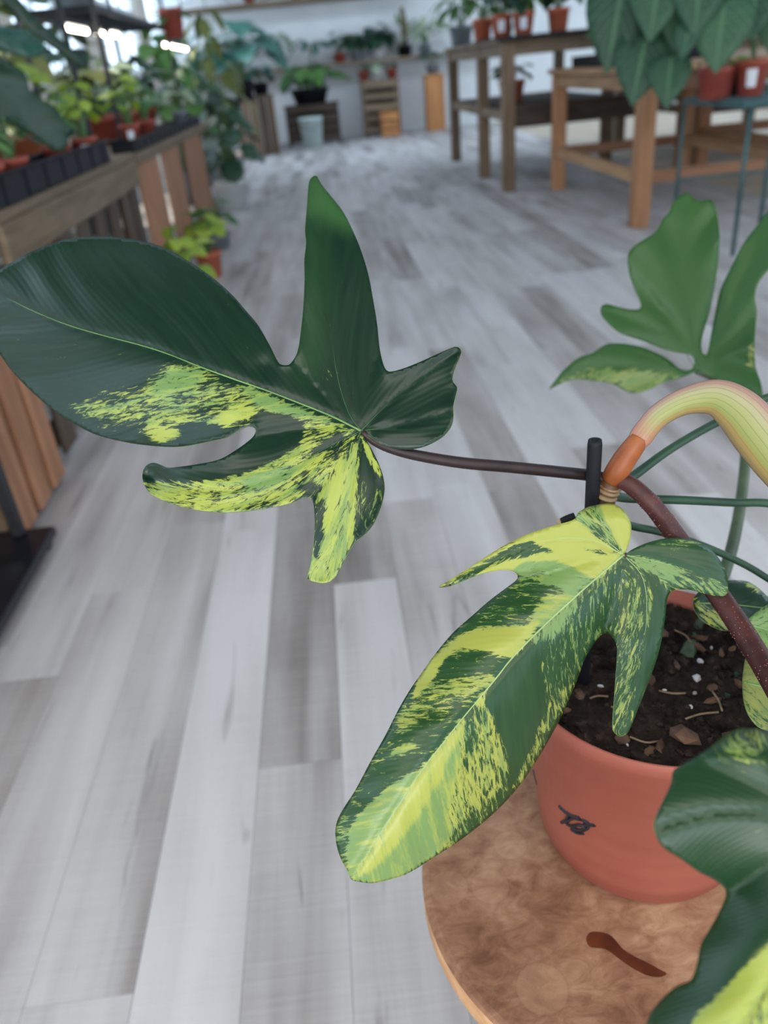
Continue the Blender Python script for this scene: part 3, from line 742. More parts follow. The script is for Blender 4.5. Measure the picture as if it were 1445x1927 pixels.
V2 = [[(1173, 1044), (1117, 1092), (1070, 1134), (1020.7, 1180), (964.5, 1237), (931, 1279), (880, 1340), (841.5, 1388), (793, 1450), (740, 1530), (690, 1608), (662, 1652)],
      [(1173, 1044), (1110, 1015), (1020, 1018), (930, 1055), (835, 1102)],
      [(1173, 1044), (1162, 1000), (1146, 952)],
      [(1173, 1044), (1250, 1060), (1320, 1082), (1364, 1112)],
      [(1173, 1044), (1210, 1090), (1216, 1170), (1200, 1260), (1169, 1378)],
      [(1173, 1044), (1120, 1000), (1086, 975)]]
R2 = [([(1173, 1042), (1190, 1000), (1182, 958), (1145, 942), (1128, 952), (1150, 1000)], 1.15, 1.1, 5),
      ([(1170, 1040), (1128, 953), (1088, 962), (1074, 985), (1120, 1012)], .62, .35, 14),
      ([(1172, 1043), (1115, 1008), (1075, 982), (1000, 1000), (900, 1055), (824, 1106), (905, 1082), (962, 1074), (1000, 1058), (1060, 1060), (1112, 1088)], 1.12, 1.05, 5),
      ([(1042, 1038), (1000, 1020), (960, 1026), (915, 1052), (838, 1100), (850, 1106), (900, 1080), (960, 1053), (1000, 1046)], .22, .5, 10),
      ([(1166, 1040), (1120, 1005), (1108, 985), (1120, 990), (1150, 1015)], .3, .3, 8),
      ([(1165, 1046), (1130, 1045), (1100, 1035), (1092, 1028), (1130, 1035)], .35, .3, 8),
      ([(1116, 1088), (1060, 1060), (1000, 1056), (968, 1070), (976, 1088), (1000, 1100), (1040, 1100), (1062, 1118), (1020, 1170), (1012, 1178), (1060, 1142)], .80, .16, 8),
      ([(1020, 1082), (962, 1108), (900, 1150), (856, 1192), (900, 1188), (960, 1180), (1012, 1172), (1020, 1130)], .28, .4, 14),
      ([(1030, 1118), (1060, 1120), (1075, 1128), (1020, 1176), (1000, 1160)], .9, .5, 10),
      ([(1012, 1174), (960, 1180), (880, 1190), (838, 1218), (812, 1240), (785, 1290), (778, 1316), (830, 1262), (860, 1234), (950, 1238), (968, 1232)], 1.05, .95, 8),
      ([(962, 1240), (900, 1222), (850, 1226), (818, 1268), (850, 1276), (900, 1262), (930, 1275)], .22, .5, 12),
      ([(940, 1270), (900, 1268), (830, 1284), (775, 1320), (745, 1370), (760, 1380), (850, 1330), (920, 1295)], .62, .6, 14),
      ([(910, 1308), (830, 1310), (770, 1350), (735, 1400), (760, 1400), (850, 1360), (880, 1345)], .38, .55, 14),
      ([(860, 1368), (780, 1370), (715, 1430), (660, 1520), (640, 1550), (690, 1525), (760, 1462), (800, 1440)], .17, .5, 12),
      ([(800, 1400), (760, 1400), (735, 1420), (770, 1412)], .95, .6, 6),
      ([(798, 1446), (740, 1476), (690, 1518), (655, 1570), (655, 1630), (662, 1655), (735, 1655), (800, 1620), (850, 1570), (870, 1480), (862, 1400), (840, 1400)], 1.0, .30, 6),
      ([(920, 1295), (880, 1345), (841, 1392), (795, 1452), (740, 1536), (690, 1612), (668, 1652), (720, 1620), (790, 1530), (830, 1460), (860, 1400), (905, 1330)], 1.15, .78, 8),
      ([(632, 1545), (650, 1530), (660, 1570), (648, 1610), (655, 1640), (640, 1620), (630, 1585)], .45, .4, 8),
      ([(1168, 1052), (1117, 1096), (1070, 1138), (1020, 1184), (1000, 1206), (1014, 1214), (1050, 1196), (1070, 1165), (1100, 1120)], .74, .06, 8),
      ([(1140, 1090), (1165, 1150), (1135, 1190), (1100, 1232), (1062, 1310), (1020, 1268), (1010, 1218), (1060, 1180), (1100, 1115)], .36, .26, 14),
      ([(1004, 1206), (1016, 1250), (1022, 1310), (1004, 1400), (972, 1470), (958, 1460), (950, 1400), (922, 1340), (914, 1310), (950, 1262)], -.1, .5, 8),
      ([(908, 1314), (945, 1390), (955, 1450), (935, 1495), (890, 1530), (845, 1560), (852, 1470), (872, 1385)], .60, .62, 12),
      ([(868, 1340), (905, 1330), (900, 1380), (880, 1420), (872, 1385)], .35, .4, 10),
      ([(1085, 1280), (1050, 1350), (1000, 1440), (955, 1500), (975, 1450), (1012, 1370), (1050, 1300)], .46, .6, 10),
      ([(965, 1488), (905, 1548), (830, 1604), (845, 1585), (900, 1525)], .40, .5, 8),
      ([(1178, 1044), (1215, 1020), (1285, 1008), (1350, 1040), (1374, 1110), (1330, 1090), (1260, 1060)], .05, .4, 8),
      ([(1240, 1022), (1300, 1014), (1335, 1028), (1300, 1030), (1250, 1030)], .48, .3, 8),
      ([(1180, 1050), (1240, 1054), (1300, 1078), (1290, 1098), (1225, 1082)], .80, .10, 8),
      ([(1225, 1082), (1300, 1082), (1368, 1100), (1360, 1124), (1270, 1106), (1240, 1100)], .52, .22, 12),
      ([(1176, 1052), (1210, 1078), (1240, 1100), (1250, 1120), (1225, 1180), (1212, 1260), (1175, 1385), (1150, 1370), (1162, 1220), (1140, 1188), (1160, 1150)], .38, .45, 10),
      ([(1242, 1100), (1256, 1130), (1244, 1215), (1210, 1310), (1196, 1310), (1218, 1200), (1230, 1130)], .02, .5, 8)]
def d2(P):
    x, y = P[:, 0], P[:, 1]
    s = (-(x - 1173) * .64 + (y - 1044) * .77)                            # along the midrib
    d = .476 - np.clip(s, -200, 900) * .00009 + np.clip(s - 420, 0, 500) ** 2 * .00000016
    d = d + .000012 * (y - 1044) * 0
    d = d + .012 * np.clip((1000 - x) / 180, 0, 1) * np.clip((1130 - y) / 100, 0, 1)
    d = d + .004 * np.clip((x - 1250) / 120, 0, 1) ** 2
    d = d + .020 * np.clip((980 - y) / 40, 0, 1) ** 2 * np.clip((x - 1080) / 30, 0, 1) * .5
    d = d + .010 * np.clip((y - 1200) / 180, 0, 1) * np.clip((x - 1130) / 30, 0, 1)
    return d
leaf2 = blade('leaf', L2, V2, d2, root, MT['hero_light'], R2, (.3, .5, 0), 6, [0.95, 6, 6, 5, 7, 6], bend=0.0000016, ripple=(.0007, 70.0), rib_mat=MT['rib_pale'],
              label='long leaf marbled in yellow, lime and dark green',
              dom={1: lambda x, y: y < 1106 - (x - 827) * .162, 4: lambda x, y: (x > 1150) | ((y < 1192) & (x > 1173 - (y - 1044) * .22)), 0: lambda x, y: ~((x > 1150) & (y > 1200))})
p2 = PD(1173, 1045, float(d2(np.array([[1173., 1045.]]))[0]) + .0015)
tube('petiole', [p2, p2 + FW * .008 + Vector((.004, 0, -.004)), PD(1165, 1100, .508), PD(1140, 1060, .522), PD(1136, 990, dn + .012)], [.002, .0026, .003, .0034, .0045], MT['petiole_red'], leaf2, 10)

# ---- pale leaf behind, seen from below
L3 = [(1309, 699), (1279, 712), (1249, 719), (1220, 734), (1193.5, 740), (1173, 734), (1152, 722), (1117, 716.5), (1079, 713.5), (1049, 725), (1032, 734), (1046.5, 713.5), (1064, 693), (1090.6, 672), (1114, 665),
      (1129, 654), (1143.5, 647), (1167, 646), (1196.5, 650), (1226, 660), (1255, 674), (1284, 697), (1302, 694), (1307, 680), (1300, 668), (1276, 664), (1246.5, 656), (1208, 641), (1167, 627), (1143.5, 608), (1130, 590), (1132, 575),
      (1143.5, 572), (1161, 577), (1185, 582), (1204, 581), (1205, 569), (1193.5, 543), (1183, 510.6), (1182, 478), (1196.5, 460.6), (1232, 437), (1246.5, 413.5), (1261, 396), (1264, 384), (1276, 371), (1293.5, 361),
      (1302, 369.4), (1317, 377.6), (1338, 376), (1349.4, 404.7), (1354, 449), (1351, 496), (1343.5, 546), (1334.7, 590), (1323, 628), (1319.4, 652), (1323, 666.5), (1331, 664), (1339, 622), (1346.5, 584), (1355, 546),
      (1373, 507.6), (1399, 457.6), (1426, 422), (1450, 390), (1490, 352), (1500, 400), (1475, 470), (1448, 505), (1426, 534), (1420, 563.5), (1424, 584), (1420, 634), (1421, 687), (1432, 722), (1433, 757), (1400, 752), (1372, 738), (1345, 713), (1322, 702)]
V3_ = [[(1310, 698), (1300, 620), (1288, 520), (1285, 440), (1292, 368)], [(1310, 698), (1270, 640), (1200, 606), (1136, 580)], [(1310, 698), (1220, 690), (1130, 692), (1040, 728)],
       [(1310, 698), (1360, 620), (1400, 520), (1480, 370)], [(1310, 698), (1370, 700), (1428, 750)]]
R3 = [([(1290, 704), (1220, 698), (1130, 694), (1050, 715), (1030, 736), (1080, 716), (1150, 724), (1195, 742), (1250, 722)], .74, .3, 16),
      ([(1405, 650), (1418, 640), (1420, 680), (1408, 690)], .7, .6, 10)]
def d3(P):
    x, y = P[:, 0], P[:, 1]
    return .92 + (698 - y) * .00015 - np.clip(x - 1340, 0, 200) * .0004 + .0002 * np.clip(1180 - x, 0, 200)
leaf3 = blade('leaf', L3, V3_, d3, root, MT['hero_fresh'], R3, (0, .5, .55), 8, [1.6, 2.2, 2.4, 2.2, 2.2], bend=-0.0000012, ripple=(.0050, 80.0), label='fresh green lobed leaf behind the plant, seen from below', rib_w=.0009, rib_mat=MT['rib_side'])
tube('petiole', [PD(1310, 699, .922), PD(1350, 720, .93), PD(1395, 780, .90), PD(1402, 860, .84), PD(1388, 980, .76), PD(1362, 1080, .695), PD(1318, 1180, .64), PZ(1290, 1238, ZT - .014)],
     [.0028, .0036, .0046, .0052, .0055, .0056, .0056, .006], MT['petiole_olive'], leaf3, 12)

# ---- leaves at the right edge
def plain_depth(d0, gx=0, gy=0, cx=1400, cy=1200): return lambda P: d0 + gx * (P[:, 0] - cx) + gy * (P[:, 1] - cy)
E_ = [(1305, 1125), (1306, 1145), (1323, 1169), (1364, 1187), (1402, 1176), (1450, 1165), (1500, 1178), (1540, 1150), (1520, 1118), (1470, 1130), (1445, 1122), (1427, 1106), (1405, 1093.5), (1372.6, 1092), (1330, 1100)]
leafE = blade('leaf', E_, [[(1310, 1135), (1380, 1138), (1450, 1145), (1535, 1145)]], plain_depth(.56, .0002, -.0003, 1400, 1140), root, MT['hero'], [([(1300, 1120), (1330, 1172), (1400, 1190), (1380, 1170), (1330, 1140)], .7, .7, 16), ([(1380, 1088), (1430, 1100), (1450, 1120), (1420, 1112)], .8, .8, 10)], (.08, .5, .1), 8, [1.5], label='glossy leaf low at the back of the pot')
F_ = [(1403, 1170), (1440, 1140), (1500, 1120), (1560, 1150), (1580, 1210), (1540, 1260), (1480, 1270), (1440, 1240), (1412, 1205)]
leafF = blade('leaf', F_, [[(1406, 1175), (1470, 1190), (1570, 1200)]], plain_depth(.50, .0001, -.0002, 1450, 1200), root, MT['hero'], [([(1395, 1160), (1500, 1110), (1590, 1200), (1500, 1280), (1410, 1220)], .7, .05, 20)], (.5, .1, .3), 8, [1.5], label='mid green leaf behind the red petiole')
G_ = [(1402, 1240), (1397, 1286), (1403, 1333), (1424.5, 1366), (1460, 1378), (1520, 1370), (1560, 1320), (1540, 1270), (1480, 1250), (1425, 1228)]
leafG = blade('leaf', G_, [[(1405, 1285), (1470, 1300), (1555, 1310)]], plain_depth(.50, .0001, -.0003, 1450, 1300), root, MT['hero_fresh'], [([(1390, 1230), (1450, 1220), (1450, 1385), (1400, 1345)], .75, .62, 30)], (.35, .6, .7), 8, [1.6], label='lime green leaf over the pot rim')
H_ = [(1398, 1369), (1370.6, 1378), (1346, 1398), (1316, 1419), (1291, 1434.5), (1267, 1449.7), (1262.5, 1474), (1245.7, 1510.6), (1233.5, 1538), (1232, 1562), (1245.7, 1593), (1282, 1617), (1316, 1641.7), (1346, 1657),
      (1366, 1678), (1355, 1712), (1337, 1745), (1319, 1776), (1313, 1806), (1300.6, 1843), (1270, 1858), (1239.6, 1885.5), (1221, 1913), (1218, 1940), (1240, 1990), (1320, 2050), (1450, 2090), (1580, 2030), (1680, 1900), (1720, 1740), (1700, 1600), (1640, 1520),
      (1560, 1500), (1540, 1450), (1500, 1400), (1450, 1375)]
V_H = [[(1545, 1560), (1530, 1680), (1480, 1800), (1400, 1920), (1330, 2030)], [(1545, 1560), (1440, 1530), (1330, 1530), (1240, 1555)], [(1545, 1560), (1480, 1470), (1400, 1380)], [(1545, 1560), (1640, 1700), (1690, 1800)]]
R_H = [([(1450, 1770), (1420, 1800), (1370, 1850), (1310, 1915), (1290, 1960), (1340, 2000), (1420, 1930), (1470, 1850)], .95, .8, 14), ([(1440, 1860), (1400, 1920), (1360, 1990), (1420, 2010), (1500, 1920)], .6, .7, 20),
       ([(1398, 1372), (1350, 1400), (1370, 1430), (1430, 1430), (1440, 1385)], .62, .45, 40), ([(1500, 1700), (1600, 1650), (1660, 1800), (1560, 1950)], .4, .5, 40)]
def dH(P):
    x, y = P[:, 0], P[:, 1]
    return .285 - (y - 1560) * .00006 + .00002 * (1545 - x) + .016 * np.clip((1440 - y) / 70, 0, 1) ** 2
leafH = blade('leaf', H_, V_H, dH, root, MT['hero'], R_H, (.0, .5, .22), 9, [1.2, 2.2, 2.2, 2.0], bend=0.0000007, ripple=(.0005, 130.0), label='big dark leaf close to the lens at the lower corner')
pr = tube('petiole', [PD(1163, 901, dn - .004), PD(1192, 917, dn - .008), PD(1230, 954, .499), PD(1270, 1007, .503), PD(1326, 1085, .502), PD(1378, 1158, .487), PD(1428, 1238, .464), PD(1490, 1350, .42), PD(1548, 1470, .34), PD(1546, 1558, .2865)],
          [.0050, .0058, .0060, .0063, .0066, .0068, .0068, .0064, .005, .0028], MT['petiole_red'], leafH, 14, 8, )
# warts on the red petiole: one joined mesh, too small to pick apart
S = spline([(*p, r) for p, r in zip([PD(1192, 917, dn - .008), PD(1230, 954, .499), PD(1270, 1007, .503), PD(1326, 1085, .502), PD(1378, 1158, .487), PD(1428, 1238, .464), PD(1490, 1350, .42)], [.0058, .0060, .0063, .0066, .0068, .0068, .0064])], 24)
V, Fc = [], []
for k in range(520):
    i = rs.randrange(1, len(S) - 1); p = Vector(S[i][:3]); t = (Vector(S[i + 1][:3]) - Vector(S[i - 1][:3])).normalized()
    u = t.orthogonal().normalized(); u = Matrix.Rotation(rs.random() * 6.283, 3, t) @ u; c = p + u * float(S[i][3]) + t * rs.uniform(-.003, .003)
    w = t.cross(u); r = rs.uniform(.0002, .0005); n = len(V)
    V += [c + t * r, c + w * r, c - t * r, c - w * r, c + u * r * 1.6]; Fc += [(n, n + 1, n + 4), (n + 1, n + 2, n + 4), (n + 2, n + 3, n + 4), (n + 3, n, n + 4)]
mesh_obj('petiole_wart', V, Fc, MT['wart'], leafH, kind='stuff')
# green petioles that run to leaves beyond the right edge
def off_leaf(cx, cy, d, w, h, rot, lab):
    t = [(0, -1), (.28, -.62), (.36, -.2), (.75, -.1), (.95, .12), (.6, .2), (.34, .3), (.4, .62), (.3, .9), (.08, .72), (0, .6), (-.08, .72), (-.3, .9), (-.4, .62), (-.34, .3), (-.6, .2), (-.95, .12), (-.75, -.1), (-.36, -.2), (-.28, -.62)]
    c, s = math.cos(rot), math.sin(rot)
    f = lambda x, y: (cx + w * x * c - h * y * s, cy + w * x * s + h * y * c)
    return blade('leaf', [f(*q) for q in t], [[f(0, .58), f(0, 0), f(0, -.95)]], plain_depth(d, .0001, -.0002, cx, cy), root, MT['hero'], [], (.2, .5, .1), 12, [1.4], label=lab, ripple=(.002, 60)), f(0, .58)
lfA, ja = off_leaf(1660, 640, .60, 120, 170, .4, 'leaf beyond the upturned green petiole')
tube('petiole', [PD(1172, 912, dn + .012), PD(1200, 890, .535), PD(1265, 843, .55), PD(1345, 797, .57), PD(1445, 748, .585), PD(1540, 735, .595), PD(*ja, .60)], [.0034, .0032, .003, .003, .003, .0028, .002], MT['petiole_green'], lfA, 10)
lfB, jb = off_leaf(1720, 980, .55, 120, 180, -.5, 'leaf beyond the level green petiole')
tube('petiole', [PD(1150, 932, dn + .014), PD(1185, 938, .54), PD(1280, 941, .545), PD(1380, 946, .55), PD(1460, 950, .55), PD(1560, 990, .55), PD(*jb, .55)], [.0034, .0032, .0031, .003, .003, .0028, .002], MT['petiole_green'], lfB, 10)
tube('petiole', [PD(1136, 972, dn + .016), PD(1190, 990, .555), PD(1250, 1003, .56), PD(1330, 1030, .565), PD(1400, 1062, .57), PD(1450, 1092, .57), PD(1510, 1130, .568), PD(1536, 1146, .585)], [.003, .0029, .0028, .0027, .0026, .0025, .0022, .002], MT['petiole_green'], leafE, 10)
tube('petiole', [PD(1570, 1202, .512), PD(1560, 1300, .53), PD(1480, 1330, .58), PZ(1380, 1270, ZT - .014)], [.002, .0026, .003, .0034], MT['petiole_green'], leafF, 8)
tube('petiole', [PD(1555, 1312, .48), PD(1540, 1350, .52), PD(1450, 1340, .57), PZ(1360, 1310, ZT - .014)], [.002, .0026, .003, .0034], MT['petiole_green'], leafG, 8)

# ---- unfurling new leaf with its orange sheath
def new_leaf_mat():
    q = NT('unfurling_leaf'); uv = q.n('ShaderNodeUVMap'); uv.uv_map = 'flow'; s = q.n('ShaderNodeSeparateXYZ'); q.l(uv.outputs[0], s.inputs[0])
    L, A = s.outputs[0], s.outputs[1]
    c = q.ramp(A, [(0.0, srgb(170, 126, 104)), (0.20, srgb(180, 146, 134)), (0.36, srgb(170, 168, 126)), (0.5, srgb(158, 164, 98)), (0.66, srgb(146, 154, 80)), (0.72, srgb(168, 142, 84)), (.85, srgb(156, 138, 94)), (1.0, srgb(170, 126, 104))])
    base = q.ramp(L, [(0.0, (1, 1, 1)), (0.10, (.8, .8, .8)), (.26, (0, 0, 0))])
    sx = q.n('ShaderNodeSeparateColor'); q.l(base, sx.inputs[0])
    c = q.mix(sx.outputs[0], c, srgb(184, 122, 106))
    ln = q.math('GREATER_THAN', q.math('SINE', q.math('MULTIPLY', A, 64.0)), .90)
    c = q.mix(q.math('MULTIPLY', ln, .45), c, srgb(110, 124, 62))
    q.l(c, q.p.inputs['Base Color']); q.set(.4, .5)
    tr = q.n('ShaderNodeBsdfTranslucent'); q.l(c, tr.inputs[0]); mx = q.n('ShaderNodeMixShader'); mx.inputs[0].default_value = .2
    q.l(q.p.outputs[0], mx.inputs[1]); q.l(tr.outputs[0], mx.inputs[2]); q.l(mx.outputs[0], q.out.inputs[0]); return q.m
MT['new'] = new_leaf_mat()
sheath = tube('leaf_sheath', [PD(1148, 904, dn - .002), PD(1160, 888, dn - .006), PD(1178, 860, dn - .010), PD(1194, 838, dn - .013), PD(1203, 824, dn - .014)], [.0062, .0076, .0074, .0068, .0060], MT['sheath'], root, 16, label='orange sheath below the unfurling leaf')
ctr = [(1196, 836, 18), (1206, 822, 22), (1220, 803, 22), (1245, 778, 23), (1290, 755, 26), (1345, 748, 34), (1388, 772, 42), (1425, 815, 46), (1465, 868, 44), (1505, 930, 32), (1532, 985, 16), (1545, 1015, 3)]
S = spline(ctr, 6); V, Fc, UVs = [], [], []; n = 28
pts = [PD(s[0], s[1], dn - .014 - .00010 * (s[0] - 1196)) for s in S]
for i, s in enumerate(S):
    t = (pts[min(i + 1, len(S) - 1)] - pts[max(0, i - 1)]).normalized(); vw = (CAM - pts[i]).normalized()
    side = t.cross(vw).normalized(); 
    if side.z > 0: side = -side                                 # side points down in the picture
    vw = side.cross(t); vw = vw if vw.dot(CAM - pts[i]) > 0 else -vw
    R = float(s[2]) / FPX * (dn - .03)
    for k in range(n):
        a = 2 * math.pi * k / n
        ex = -math.cos(a) * R; ez = math.sin(a) * R * (.62 if math.sin(a) > 0 else .25)
        if math.sin(a) < 0: ez += .35 * R * abs(math.sin(a))     # hollow at the back: a rolled blade
        V.append(pts[i] + side * ex + vw * ez)
for i in range(len(S) - 1):
    for k in range(n): Fc.append((i * n + k, i * n + (k + 1) % n, (i + 1) * n + (k + 1) % n, (i + 1) * n + k)); UVs.append([(i / len(S), k / n), (i / len(S), (k + 1) / n), ((i + 1) / len(S), (k + 1) / n), ((i + 1) / len(S), k / n)])
nl = mesh_obj('unfurling_leaf', V, Fc, MT['new'], root, True, label='pale pink and green new leaf still rolled up')
ul = nl.data.uv_layers.new(name='flow')
for p, u in zip(nl.data.polygons, UVs):
    for li, q in zip(p.loop_indices, u): ul.data[li].uv = (q[0], q[1] * 2 if q[1] <= .5 else 2 - q[1] * 2)

# ------------------------------------------------------------------ the round stool
def stool_mat():
    q = NT('stool_top_wood'); tc = q.n('ShaderNodeTexCoord'); v = tc.outputs['Object']
    f = q.noise(q.mapv(v, (1, 1.6, 1)), 44, 6, .7, .6); g = q.noise(v, 11, 4, .6)
    c = q.ramp(q.math('ADD', q.math('MULTIPLY', f, .55), q.math('MULTIPLY', g, .5)), [(0.36, srgb(104, 68, 48)), (0.5, srgb(142, 102, 76)), (0.68, srgb(182, 146, 114))])
    def ring(x, y, r):
        p = PZ(x, y, ZB) - Vector((SCX, SCY, ZB - .016))
        d = q.n('ShaderNodeVectorMath', operation='DISTANCE'); q.l(v, d.inputs[0]); d.inputs[1].default_value = (p.x, p.y, p.z)
        return d.outputs['Value'], r
    for (x, y, r) in ((845, 1670, .015), (922, 1668, .015), (1020, 1860, .018), (960, 1590, .014)):
        d, r = ring(x, y, r)
        b = q.math('SUBTRACT', 1.0, q.math('MULTIPLY', q.math('ABSOLUTE', q.math('SUBTRACT', d, r)), 700.0), True)
        fill = q.math('LESS_THAN', d, r)
        c = q.mix(q.math('MULTIPLY', fill, .16), c, srgb(196, 160, 126)); c = q.mix(q.math('MULTIPLY', b, .16), c, srgb(112, 72, 50))
    q.l(c, q.p.inputs['Base Color']); q.set(.5, .4); q.bump(f, .15, .002); return q.m
SCX, SCY, SR_ = 0.177, 0.395, 0.163
MT['stool'] = stool_mat()
MT['stool_edge'] = wood('stool_edge_wood', srgb(176, 128, 88), srgb(212, 170, 126), 'x')
stool = thing('round_stool', 'round wooden stool with a worn stained top under the philodendron pot', 'stool', (SCX, SCY, 0))
top = lathe('seat', [(.02, ZB - .032), (SR_ - .010, ZB - .032), (SR_ - .002, ZB - .030), (SR_, ZB - .024), (SR_, ZB - .004), (SR_ - .002, ZB - .0012), (SR_ - .006, ZB), (.02, ZB)], (0, 0), MT['stool_edge'], None, 96)
for v in top.data.vertices: v.co.z -= ZB - .016
top.location = (SCX, SCY, ZB - .016); top.parent = stool; top.matrix_parent_inverse = world_of(stool).inverted()
top.data.materials.append(MT['stool'])
for p in top.data.polygons:
    if p.normal.z > .5: p.material_index = 1
top.data.polygons.foreach_set('use_smooth', [abs(p.normal.z) < .5 for p in top.data.polygons])
for k in range(4):
    a = math.pi / 4 + k * math.pi / 2; ca_, sa_ = math.cos(a), math.sin(a)
    tube('leg', [(SCX + .10 * ca_, SCY + .10 * sa_, ZB - .031), (SCX + .115 * ca_, SCY + .115 * sa_, .2), (SCX + .13 * ca_, SCY + .13 * sa_, 0.0)], [.016, .015, .012], MT['stool_edge'], stool, 12, 3)
# spilled resin stain: a thin dried film with its own outline
stp = [(1104, 1762), (1112, 1754), (1130, 1754), (1148, 1760), (1160, 1772), (1172, 1786), (1190, 1798), (1215, 1810), (1240, 1824), (1254, 1832), (1240, 1838), (1215, 1834), (1185, 1818), (1160, 1800), (1140, 1786), (1112, 1782), (1104, 1772)]
stp = [PZ(p[0], p[1], ZB + .0004) for p in spline(stp + [stp[0]], 3)][:-1]
stain = mesh_obj('stain', [p for p in stp] + [p - Vector((0, 0, .0006)) for p in stp], [tuple(range(len(stp)))] + [(i, (i + 1) % len(stp), (i + 1) % len(stp) + len(stp), i + len(stp)) for i in range(len(stp))],
                 two_tone('dried_stain', srgb(66, 30, 22), srgb(112, 58, 28), 30, rough=.3), top, label='dried reddish brown stain')
# ------------------------------------------------------------------ generic leaves and potted plants of the shop
SHAPES = {
    'heart': [(0, .03), (.02, .24), (.08, .38), (.2, .44), (.35, .42), (.5, .36), (.65, .27), (.8, .16), (.92, .06), (1, .004)],
    'lance': [(0, .01), (.08, .07), (.2, .13), (.4, .17), (.6, .15), (.8, .09), (.93, .03), (1, .003)],
    'round': [(0, .03), (.06, .20), (.18, .35), (.35, .44), (.55, .45), (.75, .37), (.9, .22), (1, .02)],
    'strap': [(0, .03), (.15, .055), (.4, .07), (.7, .06), (.9, .03), (1, .003)],
    'split': [(0, .05), (.05, .36), (.14, .46), (.19, .22), (.25, .50), (.34, .50), (.39, .22), (.45, .48), (.54, .44), (.59, .2), (.66, .36), (.76, .28), (.82, .14), (.9, .12), (1, .004)],
}
LM = {}
def leaf_mesh(kind, matk, droop=.25):
    key = (kind, matk, droop)
    if key in LM: return LM[key]
    V, Fc, UV = [], [], []
    prof = SHAPES[kind]
    for t, w in prof:
        z = -droop * t * t; xo = t * (1 - droop * .25 * t)
        for j, s in enumerate((-1, -.5, 0, .5, 1)):
            V.append((xo - (.10 * abs(s) if kind == 'heart' and t < .1 else 0), s * w, z + .10 * w * abs(s)))
            UV.append((t, (s + 1) / 2))
    n = 5
    for i in range(len(prof) - 1):
        for j in range(4): Fc.append((i * n + j, (i + 1) * n + j, (i + 1) * n + j + 1, i * n + j + 1))
    k = len(V); V += [(a, b, c - .006) for a, b, c in V]; F2 = [tuple(q + k for q in f[::-1]) for f in Fc]   # a thin underside
    UV = UV + UV
    rimf = []
    for i in range(len(prof) - 1):
        a, b = i * n, (i + 1) * n; rimf.append((a, a + k, b + k, b)); a, b = i * n + 4, (i + 1) * n + 4; rimf.append((a, b, b + k, a + k))
    me = bpy.data.meshes.new(kind + '_leaf'); me.from_pydata(V, [], Fc + F2 + rimf); me.update()
    me.polygons.foreach_set('use_smooth', [True] * len(me.polygons)); me.materials.append(MT[matk])
    ul = me.uv_layers.new(name='leaf')
    for l in me.loops: ul.data[l.index].uv = UV[l.vertex_index]
    LM[key] = me; return me
def put_leaf(me, base, d, up_, L, ws, parent, name='leaf'):
    d = Vector(d).normalized(); u = Vector(up_); s = u.cross(d)
    if s.length < .05: s = Vector((1, 0, 0)).cross(d)
    s.normalize(); u = d.cross(s)
    M = Matrix((d * L, s * L * ws, u * L)).transposed().to_4x4(); M.translation = Vector(base)
    o = bpy.data.objects.new(name, me); o.matrix_basis = M
    COL.objects.link(o); o.parent = parent; o.matrix_parent_inverse = world_of(parent).inverted(); return o
PSM = {}
def small_pot(loc, r, h, matk, parent, lab=False):
    x, y, z = loc
    p = lathe('pot', [(r * .74, z + .004), (r * .95, z + h - .002), (r, z + h), (r * 1.06, z + h - .002), (r * 1.06, z + h * .84), (r * .98, z + h * .83), (r * .78, z), (r * .5, z)], (x, y), MT[matk], parent, 18)
    so = lathe('soil', [(r * .93, z + h * .80), (r * .94, z + h * .90), (r * .5, z + h * .93), (r * .1, z + h * .94)], (x, y), MT['bg_soil'], parent, 14)
    if lab:
        to = (CAM - Vector((x, y, z))); to.z = 0; to.normalize(); sd = Vector((-to.y, to.x, 0))
        V, Fc = [], []
        for i in range(5):
            a = (i - 2) * .17; dr = to * math.cos(a) + sd * math.sin(a)
            for zz, rr in ((z + h * .25, r * .845), (z + h * .75, r * .965)):
                V.append(Vector((x, y, zz)) + dr * (rr + .0015)); 
        for i in range(4): Fc.append((2 * i, 2 * i + 2, 2 * i + 3, 2 * i + 1))
        k = len(V); V += [Vector((v.x, v.y, v.z)) - (Vector((v.x - x, v.y - y, 0)).normalized()) * .001 for v in V]; Fc += [tuple(q + k for q in f[::-1]) for f in Fc[:4]]
        mesh_obj('price_label', V, Fc, MT['label_paper'], p, label='white price label')
    return p
